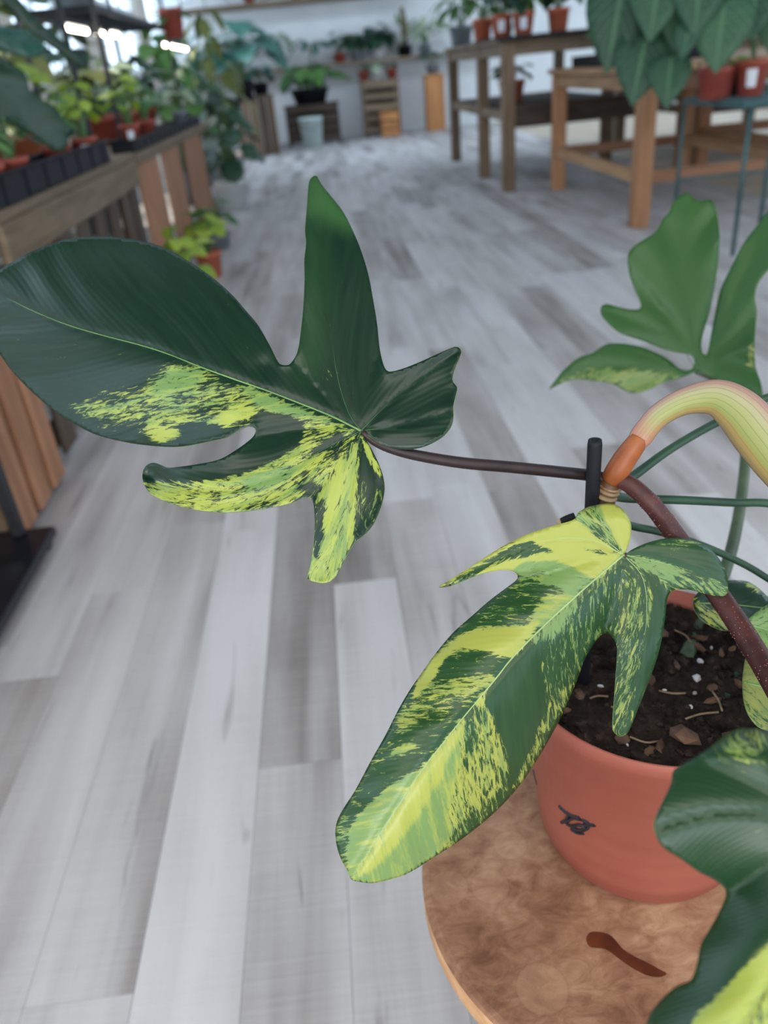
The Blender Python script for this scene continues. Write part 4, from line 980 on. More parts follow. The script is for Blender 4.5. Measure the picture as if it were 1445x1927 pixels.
def plant(name, label, loc, pot, kind, matk, n, L, spread, height, seed, droop=.25, lab=False, ws=1.0, group=None, cat='plant', hang=0.0, lim=None):
    R = random.Random(seed); root_ = thing(name, label, cat, loc, group); x, y, z = loc; zt = z
    if pot:
        small_pot(loc, pot[0], pot[1], pot[2], root_, lab); zt = z + pot[1] * .92
    me = leaf_mesh(kind, matk, droop)
    for i in range(n):
        a = i * 2.39996 + R.uniform(-.3, .3); rr = spread * math.sqrt((i + .6) / n); hh = height * (1 - .55 * (i / n)) * R.uniform(.75, 1.1) - hang * (i / n)
        b = Vector((x + rr * math.cos(a), y + rr * math.sin(a), zt + hh)); base = Vector((x + .2 * pot[0] * math.cos(a), y + .2 * pot[0] * math.sin(a), zt - .01)) if pot else Vector((x, y, zt))
        mid = (b + base) / 2 + Vector((-.15 * rr * math.cos(a), -.15 * rr * math.sin(a), .18 * abs(hh)))
        V, Fc = sweep(spline([base, mid, b], 3), .0035 + .004 * min(1, L), 5); mesh_obj('stem', V, Fc, MT['stem_green'], root_, True)
        d = Vector((math.cos(a), math.sin(a), R.uniform(-.7, .15) - .5 * (hang > 0)))
        if lim and b.y + d.y * L * 1.15 > lim: b.y = min(b.y, 2 * y - b.y); d.y = -abs(d.y)
        put_leaf(me, b, d, Vector((R.uniform(-.25, .25), R.uniform(-.45, .0), 1)), L * R.uniform(.75, 1.15), ws, root_)
    return root_

# ------------------------------------------------------------------ slatted benches along the aisle (shop side with the windows)
XA = -0.87
def slat_bench(label, ya, yb, zt, slats, xback, top_m='slat_y', slat_m='slat', apron=.11, zlow=.03):
    b = thing('slatted_bench', label, 'bench', (XA, ya, 0), 'slatted wooden benches along the window side')
    n = 4; w = (XA - xback) / n
    for i in range(n): box('top_board', xback + i * w + .004, xback + (i + 1) * w - .004, ya, yb, zt - .03, zt, MT[top_m], b)
    box('apron', XA - .022, XA, ya, yb, zt - .03 - apron, zt - .031, MT[top_m], b)
    for (a, c) in slats: box('slat', XA - .038, XA - .023, a, c, zlow, zt - .031, MT[slat_m], b)
    box('bottom_rail', XA - .066, XA - .045, ya, yb, zlow + .02, zlow + .10, MT[slat_m], b)
    for xx in (xback + .01, XA - .12):
        for yy in (ya + .01, yb - .07): box('leg', xx, xx + .05, yy, yy + .06, 0, zt - .031, MT[slat_m], b)
    return b
benchA = slat_bench('brown wooden bench with narrow slat gaps under the long black tray', 2.30, 4.17, .75, [(2.32 + .25 * k, 2.32 + .25 * k + .13) for k in range(7)] + [(3.99, 4.15)], -1.45, slat_m='slat_shaded')
benchB = slat_bench('wooden bench with wide upright boards between black shelf posts', 4.24, 7.2, .74, [(4.27, 4.85), (5.02, 5.62), (5.90, 6.75)], -1.45, apron=.02)
crate = thing('wooden_crate', 'brown slatted crate standing on the floor at the left edge', 'crate', (XA, 1.83, 0))
for k in range(3):
    box('slat', XA - .02, XA, 1.83 + .135 * k, 1.83 + .135 * k + .10, .02, .60, MT['slat'], crate); box('slat', -1.32, -1.30, 1.83 + .135 * k, 1.83 + .135 * k + .10, .02, .60, MT['slat'], crate)
for z in (.03, .52): box('rail', XA - .042, XA - .021, 1.83, 2.20, z, z + .07, MT['slat_y'], crate); box('rail', -1.299, -1.278, 1.83, 2.20, z, z + .07, MT['slat_y'], crate)
for y in (1.83, 2.18):
    for z in (.10, .24, .38, .52): box('end_slat', -1.277, XA - .043, y, y + .02, z - .07, z + .03, MT['slat_y'], crate)
box('crate_floor', -1.277, XA - .043, 1.851, 2.179, .03, .045, MT['slat_y'], crate)
plant('leafy_houseplant', 'dark plant inside the slatted crate at the left edge', (-1.08, 2.0, .046), (.09, .14, 'red_pot'), 'round', 'lf_mid', 9, .11, .09, .22, 5)
bs = thing('black_stand', 'low black metal stand whose foot shows at the left edge of the floor', 'stand', (-1.1, 1.4, 0))
for x in (-.885, -1.30):
    for y in (0.95, 1.78): box('leg', x, x + .028, y, y + .028, .046, .52, MT['black_metal'], bs)
box('stand_top', -1.31, -.85, 0.94, 1.815, .521, .54, MT['black_metal'], bs)
box('shade_plate', -1.30, -.79, 0.94, 1.825, .02, .045, MT['black_gloss'], bs)  # added plate; its black surface stands in for shadow on the floor
for x in (-1.29, -.83):
    for y in (.96, 1.77): box('foot', x, x + .03, y, y + .03, 0, .019, MT['black_metal'], bs)

# black nursery trays
def tray(label, x0, x1, y0, y1, z, h, cat='tray', group='black nursery trays'):
    t = thing('nursery_tray', label, cat, ((x0 + x1) / 2, (y0 + y1) / 2, z), group); m = MT['black_plastic']
    box('tray_base', x0 + .01, x1 - .01, y0 + .01, y1 - .01, z, z + .006, m, t)
    box('tray_side', x0, x0 + .008, y0, y1, z, z + h, m, t); box('tray_side', x1 - .008, x1, y0, y1, z, z + h, m, t)
    box('tray_side', x0 + .008, x1 - .008, y0, y0 + .008, z, z + h, m, t); box('tray_side', x0 + .008, x1 - .008, y1 - .008, y1, z, z + h, m, t)
    for a, b, c, d in ((x0 - .012, x1 + .012, y0 - .012, y0), (x0 - .012, x1 + .012, y1, y1 + .012), (x0 - .012, x0, y0, y1), (x1, x1 + .012, y0, y1)):
        box('tray_lip', a, b, c, d, z + h - .006, z + h, m, t)
    k = int((y1 - y0) / .18)
    for i in range(k): box('tray_rib', x1, x1 + .006, y0 + (i + .5) * (y1 - y0) / k - .01, y0 + (i + .5) * (y1 - y0) / k + .01, z + .004, z + h - .008, m, t)
    return t
tray('long black tray of red pots on the slatted bench', -1.005, -.885, 2.34, 3.74, .75, .085)
tray('black tray on the bench with wide upright boards', -1.005, -.89, 4.3, 6.9, .74, .06)

# black rack with shelves and grow lights
def led_mat():
    q = NT('grow_light_tube'); e = q.n('ShaderNodeEmission'); e.inputs[0].default_value = (1.0, .90, .74, 1); e.inputs[1].default_value = 14.0
    q.l(e.outputs[0], q.out.inputs[0]); return q.m
MT['led'] = led_mat()
def rack(label, ya, yb, z0, levels, group='black metal plant racks'):
    r = thing('metal_rack', label, 'rack', (-1.2, ya, z0), group); xf, xb = -1.06, -1.44
    for x in (xf, xb):
        for y in (ya, yb): box('post', x, x + .024, y, y + .024, z0, 2.1, MT['black_metal'], r)
    for z in levels:
        for x in (xf, xb): box('shelf_edge', x + .002, x + .022, ya + .025, yb - .001, z, z + .035, MT['black_metal'], r)
        n = int((yb - ya) / .14)
        for i in range(n): y = ya + .05 + i * (yb - ya - .08) / max(1, n - 1); box('shelf_bar', xb + .024, xf, y, y + .012, z + .02, z + .032, MT['black_metal'], r)
    return r
rack('black metal rack standing on the near slatted bench', 2.36, 4.13, .751, [1.37])
rack('black metal rack on the bench with wide upright boards', 4.78, 7.1, .741, [1.37])
def grow_light(label, y0, y1, x, z):
    t = thing('grow_light', label, 'lamp', (x, (y0 + y1) / 2, z), 'grow lights under the black racks')
    box('lamp_housing', x - .03, x + .03, y0 - .02, y1 + .02, z + .014, z + .034, MT['black_metal'], t)
    V, Fc = sweep([(x, y0, z), (x, y1, z)], .013, 10); mesh_obj('lamp_tube', V, Fc, MT['led'], t, True, label='glowing white tube')
    for y in (y0 - .018, y1 + .018): box('lamp_cap', x - .016, x + .016, y - .008, y + .008, z - .014, z + .014, MT['black_metal'], t)
def led_px(label, xa, ya, xb, yb, X):
    a, b = PX(xa, ya, X), PX(xb, yb, X); grow_light(label, a.y, b.y, X, (a.z + b.z) / 2)
led_px('longest glowing tube under the near black rack', 118, 52, 162, 58, -1.16)
led_px('first of two short glowing tubes side by side', 176, 61, 200, 64, -1.22)
led_px('second of two short glowing tubes side by side', 204, 64, 222, 66, -1.15)
led_px('glowing tube below the red pot on the black rack', 304, 84, 350, 92, -1.15)

# plants on the near bench
def at_x(x, y, X): p = PX(x, y, X); return (p.x, p.y, p.z)
plant('bushy_houseplant', 'lime leaved sunlit plant in a red pot behind the big dark leaf', (-1.25, 3.35, .751), (.085, .13, 'red_pot'), 'heart', 'lf_lime', 16, .12, .14, .30, 11)
plant('bushy_houseplant', 'bright green plant in a red pot with a white label on the long tray', (-.945, 3.62, .757), (.05, .10, 'red_pot'), 'round', 'lf_lime', 12, .07, .07, .20, 12, lab=True)
plant('small_houseplant', 'red pot with sparse leaves in the middle of the long tray', (-.945, 3.22, .757), (.05, .10, 'red_pot'), 'lance', 'lf_mid', 8, .10, .06, .16, 13)
plant('small_houseplant', 'red pot half hidden beneath the big dark leaf', (-.945, 2.72, .757), (.05, .10, 'red_pot'), 'lance', 'lf_dark', 7, .10, .06, .12, 14)
plant('small_houseplant', 'red pot at the near end of the long tray', (-.945, 2.50, .757), (.05, .10, 'red_pot'), 'lance', 'lf_mid', 7, .10, .06, .12, 18)
plant('bushy_houseplant', 'mid green plant behind the red pots of the long tray', (-1.25, 2.95, .751), (.08, .12, 'red_pot'), 'heart', 'lf_mid', 12, .12, .13, .30, 15)
plant('bushy_houseplant', 'yellow green plant at the end of the near slatted bench', (-1.25, 3.85, .751), (.09, .13, 'orange_pot'), 'round', 'lf_lime', 14, .11, .14, .26, 19)
plant('trailing_houseplant', 'dark trailing plant on top of the near black rack', (-1.25, 2.75, 1.406), (.09, .13, 'grey_pot'), 'lance', 'lf_teal', 12, .2, .16, .15, 16)
plant('trailing_houseplant', 'yellowish plant on the near black rack', (-1.25, 3.5, 1.406), (.08, .12, 'red_pot'), 'round', 'lf_olive', 10, .11, .12, .15, 17)
# the large dark plant with strap leaves
bp = thing('large_dark_plant', 'large plant with broad near-black leaves at the upper left edge', 'plant', (-1.10, 2.42, .757))
small_pot((-1.12, 2.40, .757), .085, .13, 'red_pot', bp)
def traced_leaf(name, outline, vein, d0, parent, matk, gx=0, gy=0, step=10, label=None):
    cx, cy = outline[0]
    o = blade(name, outline, [vein], plain_depth(d0, gx, gy, cx, cy), parent, MT[matk], [], (0, .5, 0), step, [1.2], thick=.004, ripple=(.008, 70), ribs=False, label=label)
    me = o.data; u = me.uv_layers['flow']; me.uv_layers.new(name='leaf'); 
    arr = np.empty(len(me.loops) * 2, np.float32); u.data.foreach_get('uv', arr); me.uv_layers['leaf'].data.foreach_set('uv', arr); return o
lfa = traced_leaf('leaf', [(-60, 60), (-20, 92), (20, 118), (48, 138), (58, 172), (82, 190), (108, 205), (120, 232), (130, 262), (122, 282), (100, 284), (70, 262), (34, 240), (0, 224), (-60, 200), (-100, 130)], [(-80, 110), (0, 165), (60, 220), (115, 275)], 2.35, bp, 'lf_dark', .0008, .0004)
lfb = traced_leaf('leaf', [(15, -20), (38, 0), (68, 34), (96, 58), (128, 86), (152, 108), (168, 122), (150, 124), (120, 104), (88, 82), (58, 60), (30, 30), (0, 0)], [(8, -10), (60, 46), (110, 85), (165, 120)], 2.5, bp, 'lf_dark', .0008, .0004)
lfc = traced_leaf('leaf', [(-60, 40), (-20, 44), (20, 52), (58, 58), (80, 72), (84, 98), (62, 108), (30, 104), (0, 96), (-60, 92)], [(-50, 66), (10, 74), (78, 88)], 2.6, bp, 'lf_teal', .0006, .0003)
tube('stem', [(-1.12, 2.40, .86), (-1.16, 2.30, 1.0), PD(-80, 110, 2.30)], [.010, .009, .006], MT['stem_green'], bp, 8)
tube('stem', [(-1.12, 2.41, .86), (-1.16, 2.40, 1.1), PD(10, -12, 2.42)], [.010, .009, .006], MT['stem_green'], bp, 8)
tube('stem', [(-1.12, 2.42, .86), (-1.22, 2.50, 1.0), PD(-50, 66, 2.56)], [.010, .009, .006], MT['stem_green'], bp, 8)

# plants on and around the bench with wide boards
plant('bushy_houseplant', 'lime plant in a red pot with a white label on the wide board bench', (-.948, 4.55, .748), (.05, .11, 'red_pot'), 'heart', 'lf_lime', 12, .08, .08, .22, 21, lab=True)
plant('bushy_houseplant', 'green plant in a dark red pot, second on the wide board bench', (-.948, 5.0, .748), (.05, .11, 'red_pot'), 'round', 'lf_mid', 12, .08, .08, .2, 22)
plant('bushy_houseplant', 'olive leaved plant in a red pot, third on the wide board bench', (-1.24, 5.2, .741), (.11, .15, 'red_pot'), 'heart', 'lf_olive', 16, .15, .15, .34, 23)
plant('bushy_houseplant', 'pale plant in a red pot, fourth on the wide board bench', (-1.24, 5.75, .741), (.10, .15, 'red_pot'), 'round', 'lf_pale', 16, .12, .15, .32, 29)
plant('bushy_houseplant', 'dark green plant near the end of the wide board bench', (-1.24, 6.4, .741), (.12, .16, 'red_pot'), 'heart', 'lf_dark', 18, .15, .15, .30, 24)
plant('trailing_houseplant', 'small pale plant hanging over the front of the wide board bench', (-.948, 6.3, .748), (.05, .11, 'grey_pot'), 'round', 'lf_pale', 14, .08, .07, .2, 25)
hp = thing('hanging_pot', 'pinkish red pot hanging on cords at the end of the black racks', 'plant', (-.955, 6.85, 1.31)); small_pot((-.955, 6.85, 1.31), .085, .19, 'red_pot', hp)
for dx, dy in ((-.085, 0), (.085, 0)): V, Fc = sweep([(-.955 + dx, 6.85 + dy, 1.49), (-.955 + dx * .3, 6.85, 2.2), (-.955, 6.85, 3.199)], .004, 5); mesh_obj('cord', V, Fc, MT['black_metal'], hp)
for k in range(8): put_leaf(leaf_mesh('lance', 'lf_mid'), Vector((-.955, 6.85, 1.48)), Vector((math.cos(k * 2.4), math.sin(k * 2.4), .5 - .12 * k)), (0, -.2, 1), .2, 1.0, hp)
plant('trailing_houseplant', 'green plant on the far black rack before the pink red pot', (-1.25, 5.4, 1.406), (.1, .13, 'grey_pot'), 'heart', 'lf_mid', 14, .14, .15, .18, 27)
plant('small_houseplant', 'pale lime plant on the floor before the first upright boards', (-.70, 3.85, 0), (.07, .16, 'orange_pot'), 'heart', 'lf_lime', 14, .11, .10, .30, 31)
plant('small_houseplant', 'pale plant in an orange pot on the floor by the bench', (-.72, 4.85, 0), (.075, .15, 'orange_pot'), 'round', 'lf_lime', 12, .10, .10, .26, 32)
plant('small_houseplant', 'little green plant on the floor where the bench ends', (-.76, 5.75, 0), (.085, .10, 'grey_pot'), 'heart', 'lf_mid', 10, .11, .10, .22, 33)
plant('bushy_houseplant', 'bushy green plant in a pale pot on the floor past the benches', (-.82, 7.7, 0), (.15, .24, 'white_pot'), 'round', 'lf_dark', 24, .2, .22, .8, 34, hang=.2)
plant('bushy_houseplant', 'tall leafy plant crowding the end of the benches', (-1.3, 8.35, 0), (.16, .30, 'grey_pot'), 'heart', 'lf_mid', 30, .24, .3, 1.25, 35, hang=.2)
plant('bushy_houseplant', 'light olive bush behind the end of the benches', (-.95, 8.95, 0), (.16, .30, 'grey_pot'), 'lance', 'lf_olive', 28, .3, .25, 1.4, 36, hang=.2)
plant('bushy_houseplant', 'grey green plant beside the olive bush', (-1.3, 9.7, 0), (.16, .5, 'grey_pot'), 'round', 'lf_teal', 24, .2, .3, 1.2, 37, hang=.3)

for k_, (y_, kd_, mk_, h_, lb_) in enumerate([(3.1, 'heart', 'lf_dark', 1.15, 'tall dark plant behind the near rack at the windows'), (4.3, 'lance', 'lf_mid', 1.30, 'tall narrow leaved plant at the windows between the two racks'), (5.6, 'heart', 'lf_olive', 1.25, 'tall olive plant at the windows behind the wide board bench'), (7.0, 'round', 'lf_dark', 1.35, 'tall round leaved dark plant at the windows near the hanging pot')]):
    plant('tall_houseplant', lb_, (-1.84, y_, 0), (.15, .30, 'grey_pot'), kd_, mk_, 30, .24, .20, h_, 140 + k_)

# ------------------------------------------------------------------ far end: ledge, crates, small pots
ledge = struct(box('trim_1', X0, 2.9, 14.62, 14.99, 1.075, 1.115, MT['grey_wood_x'], c=.004))
us = struct(box('trim_2', -1.9, 1.75, 14.55, 14.99, 1.97, 2.03, MT['grey_wood_x'], c=.004))
def base_y(px, Y, z):                      # a spot at distance Y under a picture column
    y = 150
    for _ in range(30):
        p = PY(px, y, Y); y += (p.z - z) * FPX / Y
    return (p.x, Y, z)
far = [(450, 'heart', 'lf_teal', 12, .26, .2, .40, 'grey_pot', 'teal plant at the end of the far ledge'),
       (530, 'lance', 'lf_pale', 10, .30, .12, .42, 'mint', 'thin pale plant on the far ledge, left of the branching one'),
       (590, 'lance', 'lf_teal', 12, .32, .3, .28, 'white_pot', 'wide branching plant on the far ledge above the green-topped rack'),
       (640, 'round', 'lf_dark', 12, .14, .22, .30, 'red_pot', 'fine dark plant in a red pot on the far ledge'),
       (672, 'heart', 'lf_dark', 7, .30, .12, .26, 'grey_pot', 'single dark heart leaved plant on the far ledge'),
       (714, 'heart', 'lf_dark', 10, .34, .16, .34, 'white_pot', 'big dark leaved plant in a white pot on the far ledge'),
       (800, 'lance', 'lf_pale', 22, .28, .34, .42, 'grey_pot', 'fluffy pale green plant at the ledge end near the tables')]
for i, (px, k, mk, n, L, sp, h, pm, lb) in enumerate(far):
    plant('ledge_plant', lb, base_y(px, 14.74, 1.116), (.10, .14, pm), k, mk, n, L, sp * .8, h, 50 + i, lim=14.97)
cx_, cy_, cz_ = base_y(762, 14.78, 1.116)
cac = thing('potted_cactus', 'tall brown green cactus in a dark pot on the far ledge', 'plant', (cx_, cy_, cz_)); small_pot((cx_, cy_, cz_), .12, .16, 'black_plastic', cac)
tube('cactus_column', [(cx_, cy_, cz_ + .12), (cx_ + .02, cy_, cz_ + .4), (cx_ - .01, cy_, cz_ + .68)], [.05, .055, .03], two_tone('cactus_skin', srgb(86, 78, 50), srgb(110, 100, 66), 20), cac, 10)
tube('cactus_arm', [(cx_, cy_, cz_ + .45), (cx_ - .08, cy_, cz_ + .5), (cx_ - .09, cy_, cz_ + .6)], [.03, .03, .02], MT['stem_green'], cac, 8)
for i, (px, pm, lb) in enumerate([(470, 'red_pot', 'red pot on the upper shelf, nearest its left end'), (500, 'white_pot', 'white pot on the upper shelf between red ones'), (560, 'red_pot', 'red pot at the middle of the upper shelf'), (640, 'orange_pot', 'orange pot on the upper shelf towards its right end')]):
    plant('shelf_plant', lb, base_y(px, 14.75, 2.031), (.09, .13, pm), 'round', 'lf_mid', 8, .12, .08, .2, 70 + i, lim=14.97)
# rack of dark boards with a plant on top and a pale bucket before it
def board_rack(name, label, px, Y, w, h, d, n, mk, arch=False):
    x, y, z = base_y(px, Y, 0); t = thing(name, label, 'crate', (x, y, 0))
    for sx in (-1, 1): box('side_post', x + sx * (w / 2 - .025) - .025, x + sx * (w / 2 - .025) + .025, y - d / 2, y - d / 2 + .05, 0, h, MT[mk], t); box('side_post', x + sx * (w / 2 - .025) - .025, x + sx * (w / 2 - .025) + .025, y + d / 2 - .05, y + d / 2, 0, h, MT[mk], t)
    for i in range(n):
        zz = h * (i + .4) / n; box('board', x - w / 2, x + w / 2, y - d / 2 - .021, y - d / 2 - .001, zz, zz + h / n * .62, MT[mk], t)
    box('top_board', x - w / 2 - .02, x + w / 2 + .02, y - d / 2 - .02, y + d / 2, h, h + .025, MT[mk], t); box('back_panel', x - w / 2 + .05, x + w / 2 - .05, y + d / 2 - .03, y + d / 2 - .01, .05, h - .01, MT['dark_wood'], t)
    return (x, y, h + .026)
b1 = board_rack('board_rack', 'dark board rack behind the pale bucket at the far wall', 594, 14.2, .84, .56, .5, 4, 'dark_wood')
plant('bushy_houseplant', 'spreading green plant in a black bowl on the dark board rack', b1, (.30, .22, 'black_plastic'), 'heart', 'lf_mid', 16, .34, .36, .34, 81)
b2 = board_rack('board_rack', 'narrow tall board rack with flower pots on top at the far wall', 721, 14.6, .60, .80, .35, 5, 'grey_wood_x')
plant('flower_pot', 'white flower pot on the narrow board rack', (b2[0] - .02, b2[1], b2[2]), (.10, .16, 'white_pot'), 'round', 'lf_pale', 8, .12, .1, .1, 82)
plant('flower_pot', 'left red flower pot on the narrow board rack', (b2[0] - .24, b2[1], b2[2]), (.09, .15, 'red_pot'), 'round', 'lf_dark', 6, .10, .08, .08, 83)
plant('flower_pot', 'right red flower pot on the narrow board rack', (b2[0] + .22, b2[1], b2[2]), (.09, .15, 'red_pot'), 'round', 'lf_dark', 6, .10, .08, .08, 84)
def bucket(name, label, loc, r, h, matk, cat):
    t = thing(name, label, cat, loc); x, y, z = loc
    lathe('bucket_body', [(r * .78, z + .01), (r * .98, z + h), (r * 1.04, z + h), (r * 1.04, z + h - .03), (r, z + h - .03), (r * .8, z), (r * .4, z)], (x, y), MT[matk], t, 24)
    tube('handle', [(x - r, y, z + h - .02), (x - r * .6, y - r * .9, z + h * .7), (x, y - r * 1.12, z + h * .62), (x + r * .6, y - r * .9, z + h * .7), (x + r, y, z + h - .02)], .006, MT['grey_pot'], t, 6)
bx_ = base_y(590, 13.6, 0); bucket('bucket', 'pale mint bucket on the floor at the far wall', (bx_[0], 13.55, 0), .18, .42, 'mint', 'bucket')
o1 = base_y(735, 14.2, 0)
cb = thing('wooden_box', 'small orange brown wooden box before the narrow board rack', 'box', (o1[0], 14.2, 0))
for sx in (-1, 1): box('side', o1[0] + sx * .13 - .01, o1[0] + sx * .13 + .01, 14.06, 14.32, 0, .36, MT['orange_wood'], cb)
for k in range(3): box('front_slat', o1[0] - .14, o1[0] + .14, 14.04, 14.058, .01 + .12 * k, .11 + .12 * k, MT['orange_wood'], cb)
box('lid', o1[0] - .15, o1[0] + .15, 14.03, 14.33, .362, .38, MT['orange_wood'], cb)
o2 = base_y(820, 14.6, 0)
pc = thing('pine_pedestal', 'upright orange wooden pedestal near the far end of the grey tables', 'pedestal', (o2[0], 14.6, 0))
for k in range(3): box('board', o2[0] - .15 + .102 * k, o2[0] - .15 + .102 * k + .096, 14.45, 14.48, 0, .80, MT['orange_wood'], pc)
box('side', o2[0] - .15, o2[0] - .12, 14.481, 14.75, 0, .80, MT['orange_wood'], pc); box('side', o2[0] + .12, o2[0] + .15, 14.481, 14.75, 0, .80, MT['orange_wood'], pc); box('top_board', o2[0] - .16, o2[0] + .16, 14.44, 14.76, .801, .825, MT['orange_wood'], pc)
plant('leafy_houseplant', 'dark plant in a grey pot on the orange wooden pedestal', (o2[0], 14.6, .826), (.11, .15, 'grey_pot'), 'round', 'lf_teal', 10, .14, .14, .2, 86)
# grey crates by the white wall with the split-leaf plant
for j, (px, Yc) in enumerate([(478, 12.9), (508, 13.3)]):
    g = base_y(px, Yc, 0); t = thing('plank_pedestal', ['grey plank pedestal below the split leaf plant', 'second grey plank pedestal, towards the white wall'][j], 'pedestal', (g[0], Yc, 0))
    for k in range(3): box('plank', g[0] - .16 + .108 * k, g[0] - .16 + .108 * k + .1, Yc - .17, Yc - .15, 0, .72 + .05 * j, MT['grey_wood'], t)
    for sx in (-1, 1): box('side', g[0] + sx * .145 - .012, g[0] + sx * .145 + .012, Yc - .149, Yc + .16, 0, .72 + .05 * j, MT['grey_wood'], t)
    box('top_board', g[0] - .17, g[0] + .17, Yc - .18, Yc + .17, .721 + .05 * j, .745 + .05 * j, MT['grey_wood_x'], t)
    if j == 0: sp0 = (g[0], Yc, .746)
    else: plant('leafy_houseplant', 'low plant on the second grey plank pedestal', (g[0], Yc, .796), (.12, .16, 'black_plastic'), 'round', 'lf_teal', 12, .18, .18, .25, 88)
plant('split_leaf_plant', 'split leaf plant with big teal leaves in a black pot on the grey pedestal', sp0, (.15, .26, 'black_plastic'), 'split', 'lf_teal', 16, .46, .45, .75, 87)

# ------------------------------------------------------------------ tables of the aisle's other side
def table(label, x0, x1, y0, y1, h, leg, mz, my, mx, mids=(), rail_z=None, shelf_z=None, top_t=.035, apron=.09, group='wooden display tables'):
    t = thing('display_table', label, 'table', (x0, y0, 0), group)
    nb = max(3, int((x1 - x0) / .14)); w = (x1 - x0 + .06) / nb
    for i in range(nb): box('top_board', x0 - .03 + i * w + .003, x0 - .03 + (i + 1) * w - .003, y0 - .03, y1 + .03, h - top_t, h, MT[my], t)
    for x in (x0, x1 - leg):
        for y in [y0, y1 - leg] + list(mids): box('leg', x, x + leg, y, y + leg, 0, h - top_t - .001, MT[mz], t, c=.006)
        box('apron', x + .012, x + leg - .012, y0 + leg, y1 - leg, h - top_t - apron, h - top_t - .001, MT[my], t)
        if rail_z: box('side_rail', x + .02, x + leg - .02, y0 + leg, y1 - leg, rail_z, rail_z + .07, MT[my], t)
    for y in (y0, y1 - leg):
        box('apron', x0 + leg, x1 - leg, y + .012, y + leg - .012, h - top_t - apron, h - top_t - .001, MT[mx], t)
        if rail_z: box('end_rail', x0 + leg, x1 - leg, y + .02, y + leg - .02, rail_z, rail_z + .07, MT[mx], t)
    if shelf_z:
        n = max(3, int((y1 - y0) / .2)); w = (y1 - y0) / n
        for i in range(n): box('shelf_board', x0 + leg + .002, x1 - leg - .002, y0 + i * w + .004, y0 + (i + 1) * w - .004, shelf_z, shelf_z + .03, MT['dark_wood'], t)
        box('shelf_front', x0 + leg + .001, x1 - leg - .001, y0 - .001, y0 + .024, shelf_z - .10, shelf_z + .06, MT['dark_wood'], t)
    return t
table('tall weathered grey table at the aisle with a black mat', 1.49, 2.75, 6.92, 9.72, 1.11, .10, 'grey_wood', 'grey_wood_y', 'grey_wood_x', mids=(7.95,), rail_z=.53, shelf_z=.58)
table('low pine table with a bottom rail in front of the grey table', 1.86, 2.98, 4.93, 6.85, .87, .10, 'pine', 'pine_y', 'pine_x', rail_z=.25)
table('pine table farther right behind the green stand', 3.10, 4.6, 5.4, 7.0, .87, .10, 'pine', 'pine_y', 'pine_x', rail_z=.28)
table('dark grey table beyond the pine tables', 3.25, 4.8, 7.4, 9.4, .95, .10, 'grey_wood', 'grey_wood_y', 'grey_wood_x', rail_z=.4, shelf_z=.5)
mat = thing('rubber_mat', 'black rubber mat on the tall grey table', 'mat', (2.1, 7.4, 1.11)); box('mat_sheet', 1.44, 2.8, 6.86, 8.0, 1.111, 1.119, MT['black_plastic'], mat); box('mat_edge', 1.43, 2.8, 6.84, 6.858, 1.09, 1.119, MT['black_plastic'], mat)
for i, (px, pm, n, lb, labl, kd, mk) in enumerate([(908, 'orange_pot', 12, 'orange pot at the near corner of the tall grey table', False, 'lance', 'lf_mid'), (944, 'orange_pot', 12, 'orange pot with a small label on the tall grey table', True, 'heart', 'lf_dark'),
        (985, 'orange_pot', 12, 'orange pot with a large white label on the black mat', True, 'lance', 'lf_mid'), (1050, 'orange_pot', 12, 'orange pot farthest along the black mat', False, 'heart', 'lf_dark')]):
    Yp = [7.75, 7.3, 7.15, 7.12][i]; b = base_y(px, Yp, 1.12 if Yp < 8 else 1.111); plant('potted_seedling', lb, b, (.085, .16, pm), kd, mk, n, .2, .16, .22, 90 + i, lab=labl)
plant('trailing_houseplant', 'plant drooping over the aisle corner of the tall grey table', (1.56, 9.2, 1.111), (.12, .18, 'grey_pot'), 'lance', 'lf_mid', 14, .24, .18, .35, 95)
plant('trailing_houseplant', 'pale plant in front of the far ledge, beside the tall grey table', (2.05, 9.45, 1.111), (.1, .16, 'grey_pot'), 'lance', 'lf_pale', 12, .22, .14, .3, 96)
plant('bushy_houseplant', 'dark bush at the right part of the tall grey table', (2.45, 7.3, 1.12), (.12, .18, 'grey_pot'), 'heart', 'lf_dark', 18, .20, .16, .36, 97)
tray('black tray of seedlings on the low pine table', 2.0, 2.85, 5.9, 6.8, .871, .07)
for i in range(4): plant('potted_seedling', ['seedling nearest the corner of the black tray on the pine table', 'second seedling in the black tray on the pine table', 'third seedling in the black tray on the pine table', 'last seedling in the black tray on the pine table'][i], (2.12 + .2 * i, 6.4, .878), (.07, .11, 'black_plastic'), 'round', 'lf_mid', 9, .11, .11, .14, 110 + i)
plant('leafy_houseplant', 'plant in an orange pot on the shelf of the tall grey table', (1.85, 8.2, .611), (.12, .18, 'orange_pot'), 'round', 'lf_olive', 10, .13, .14, .16, 115)

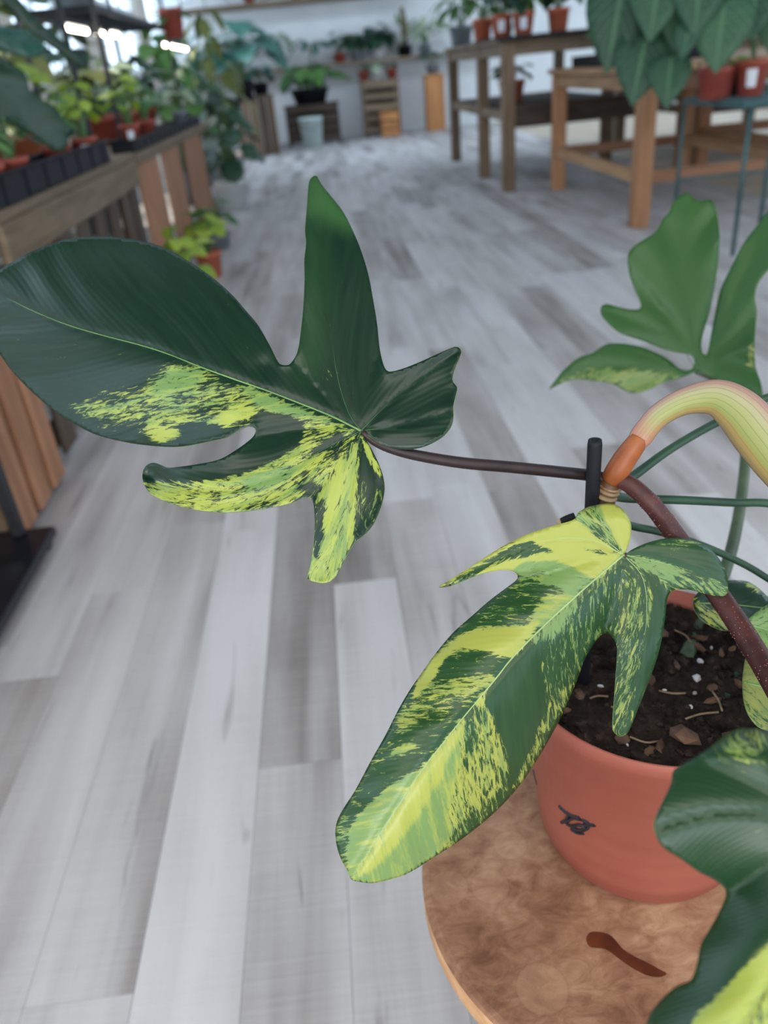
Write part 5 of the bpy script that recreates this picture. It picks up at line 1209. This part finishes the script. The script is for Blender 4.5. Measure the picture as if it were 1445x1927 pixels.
# ------------------------------------------------------------------ green metal stand with velvet leaved plants
gx0, gx1, gy0, gy1, gz = 2.00, 2.62, 4.02, 4.66, .71
gs = thing('metal_stand', 'thin legged green metal plant stand holding the velvet leaved plants', 'stand', (gx0, gy0, 0))
legs = [(gx0, gy1), (gx1, gy1), (gx0 + .05, gy0), (gx1, gy0), (gx0 + .20, gy0 + .05)]
for i, (x, y) in enumerate(legs):
    V, Fc = sweep([(x, y, 0), (x, y, gz - .02)], .011, 10); mesh_obj('leg', V, Fc, MT['green_metal'], gs, True)
for a, b in (((gx0, gy0), (gx1, gy0)), ((gx0, gy1), (gx1, gy1)), ((gx0, gy0), (gx0, gy1)), ((gx1, gy0), (gx1, gy1))): bar('top_frame', (*a, gz - .012), (*b, gz - .012), .024, .03, MT['green_metal'], gs)
for k in range(9): y = gy0 + .03 + k * (gy1 - gy0 - .06) / 8; bar('top_wire', (gx0, y, gz), (gx1, y, gz), .012, .008, MT['green_metal'], gs)
bar('cross_brace', (gx0, gy1, .3), (gx1, gy1, .3), .014, .014, MT['green_metal'], gs)
def velvet(label, loc, pot, leaves, lab=False, Y=4.2):
    t = thing('velvet_leaf_plant', label, 'plant', loc, 'velvet leaved plants on the green stand'); small_pot(loc, pot[0], pot[1], pot[2], t, lab)
    for (bx, by, tx, ty, dy, ws) in leaves:
        b = PY(bx, by, Y + dy); e = PY(tx, ty, Y + dy - .10); d = e - b; nrm = (CAM - b).normalized() + Vector((0, 0, .5))
        put_leaf(leaf_mesh('heart', 'lf_velvet', .12), b, d, nrm, d.length, ws, t)
        so = Vector(loc) + Vector((0, 0, pot[1] * .9)); mid = (so + b) / 2 + Vector((0, .05, .12))
        V, Fc = sweep(spline([so, mid, b], 4), .006, 6); mesh_obj('stem', V, Fc, MT['stem_green'], t, True)
p1 = base_y(1338, 4.30, gz + .006); p2_ = base_y(1410, 4.30, gz + .006)
velvet('velvet leaved plant whose leaves hang left over the pine table', (2.06, 4.40, gz + .006), (.08, .14, 'red_pot'),
       [(1215, 72, 1188, 200, .15, 1.0), (1262, 112, 1254, 204, .05, 1.0), (1172, -30, 1140, 140, .25, .9), (1240, -40, 1222, 78, .1, 1.0), (1200, -60, 1170, 50, .3, 1.0), (1285, -20, 1268, 95, .12, .95), (1250, 60, 1300, 120, .2, .8)])
velvet('velvet leaved plant in the unlabelled red pot', p1, (.075, .14, 'red_pot'), [(1362, 10, 1346, 138, -.05, 1.1), (1320, -50, 1306, 70, .02, 1.0), (1300, 40, 1282, 110, .0, .8)])
velvet('velvet leaved plant in the red pot with the white label', p2_, (.075, .16, 'red_pot'), [(1425, -30, 1412, 75, -.05, 1.05), (1390, -60, 1372, 40, .05, 1.0), (1460, 0, 1448, 100, .0, .9)], True)
plant('small_houseplant', 'lime seedling in a dark pot between the two red pots', base_y(1375, 4.38, gz + .006), (.04, .11, 'black_plastic'), 'heart', 'lf_lime', 6, .08, .06, .08, 120)
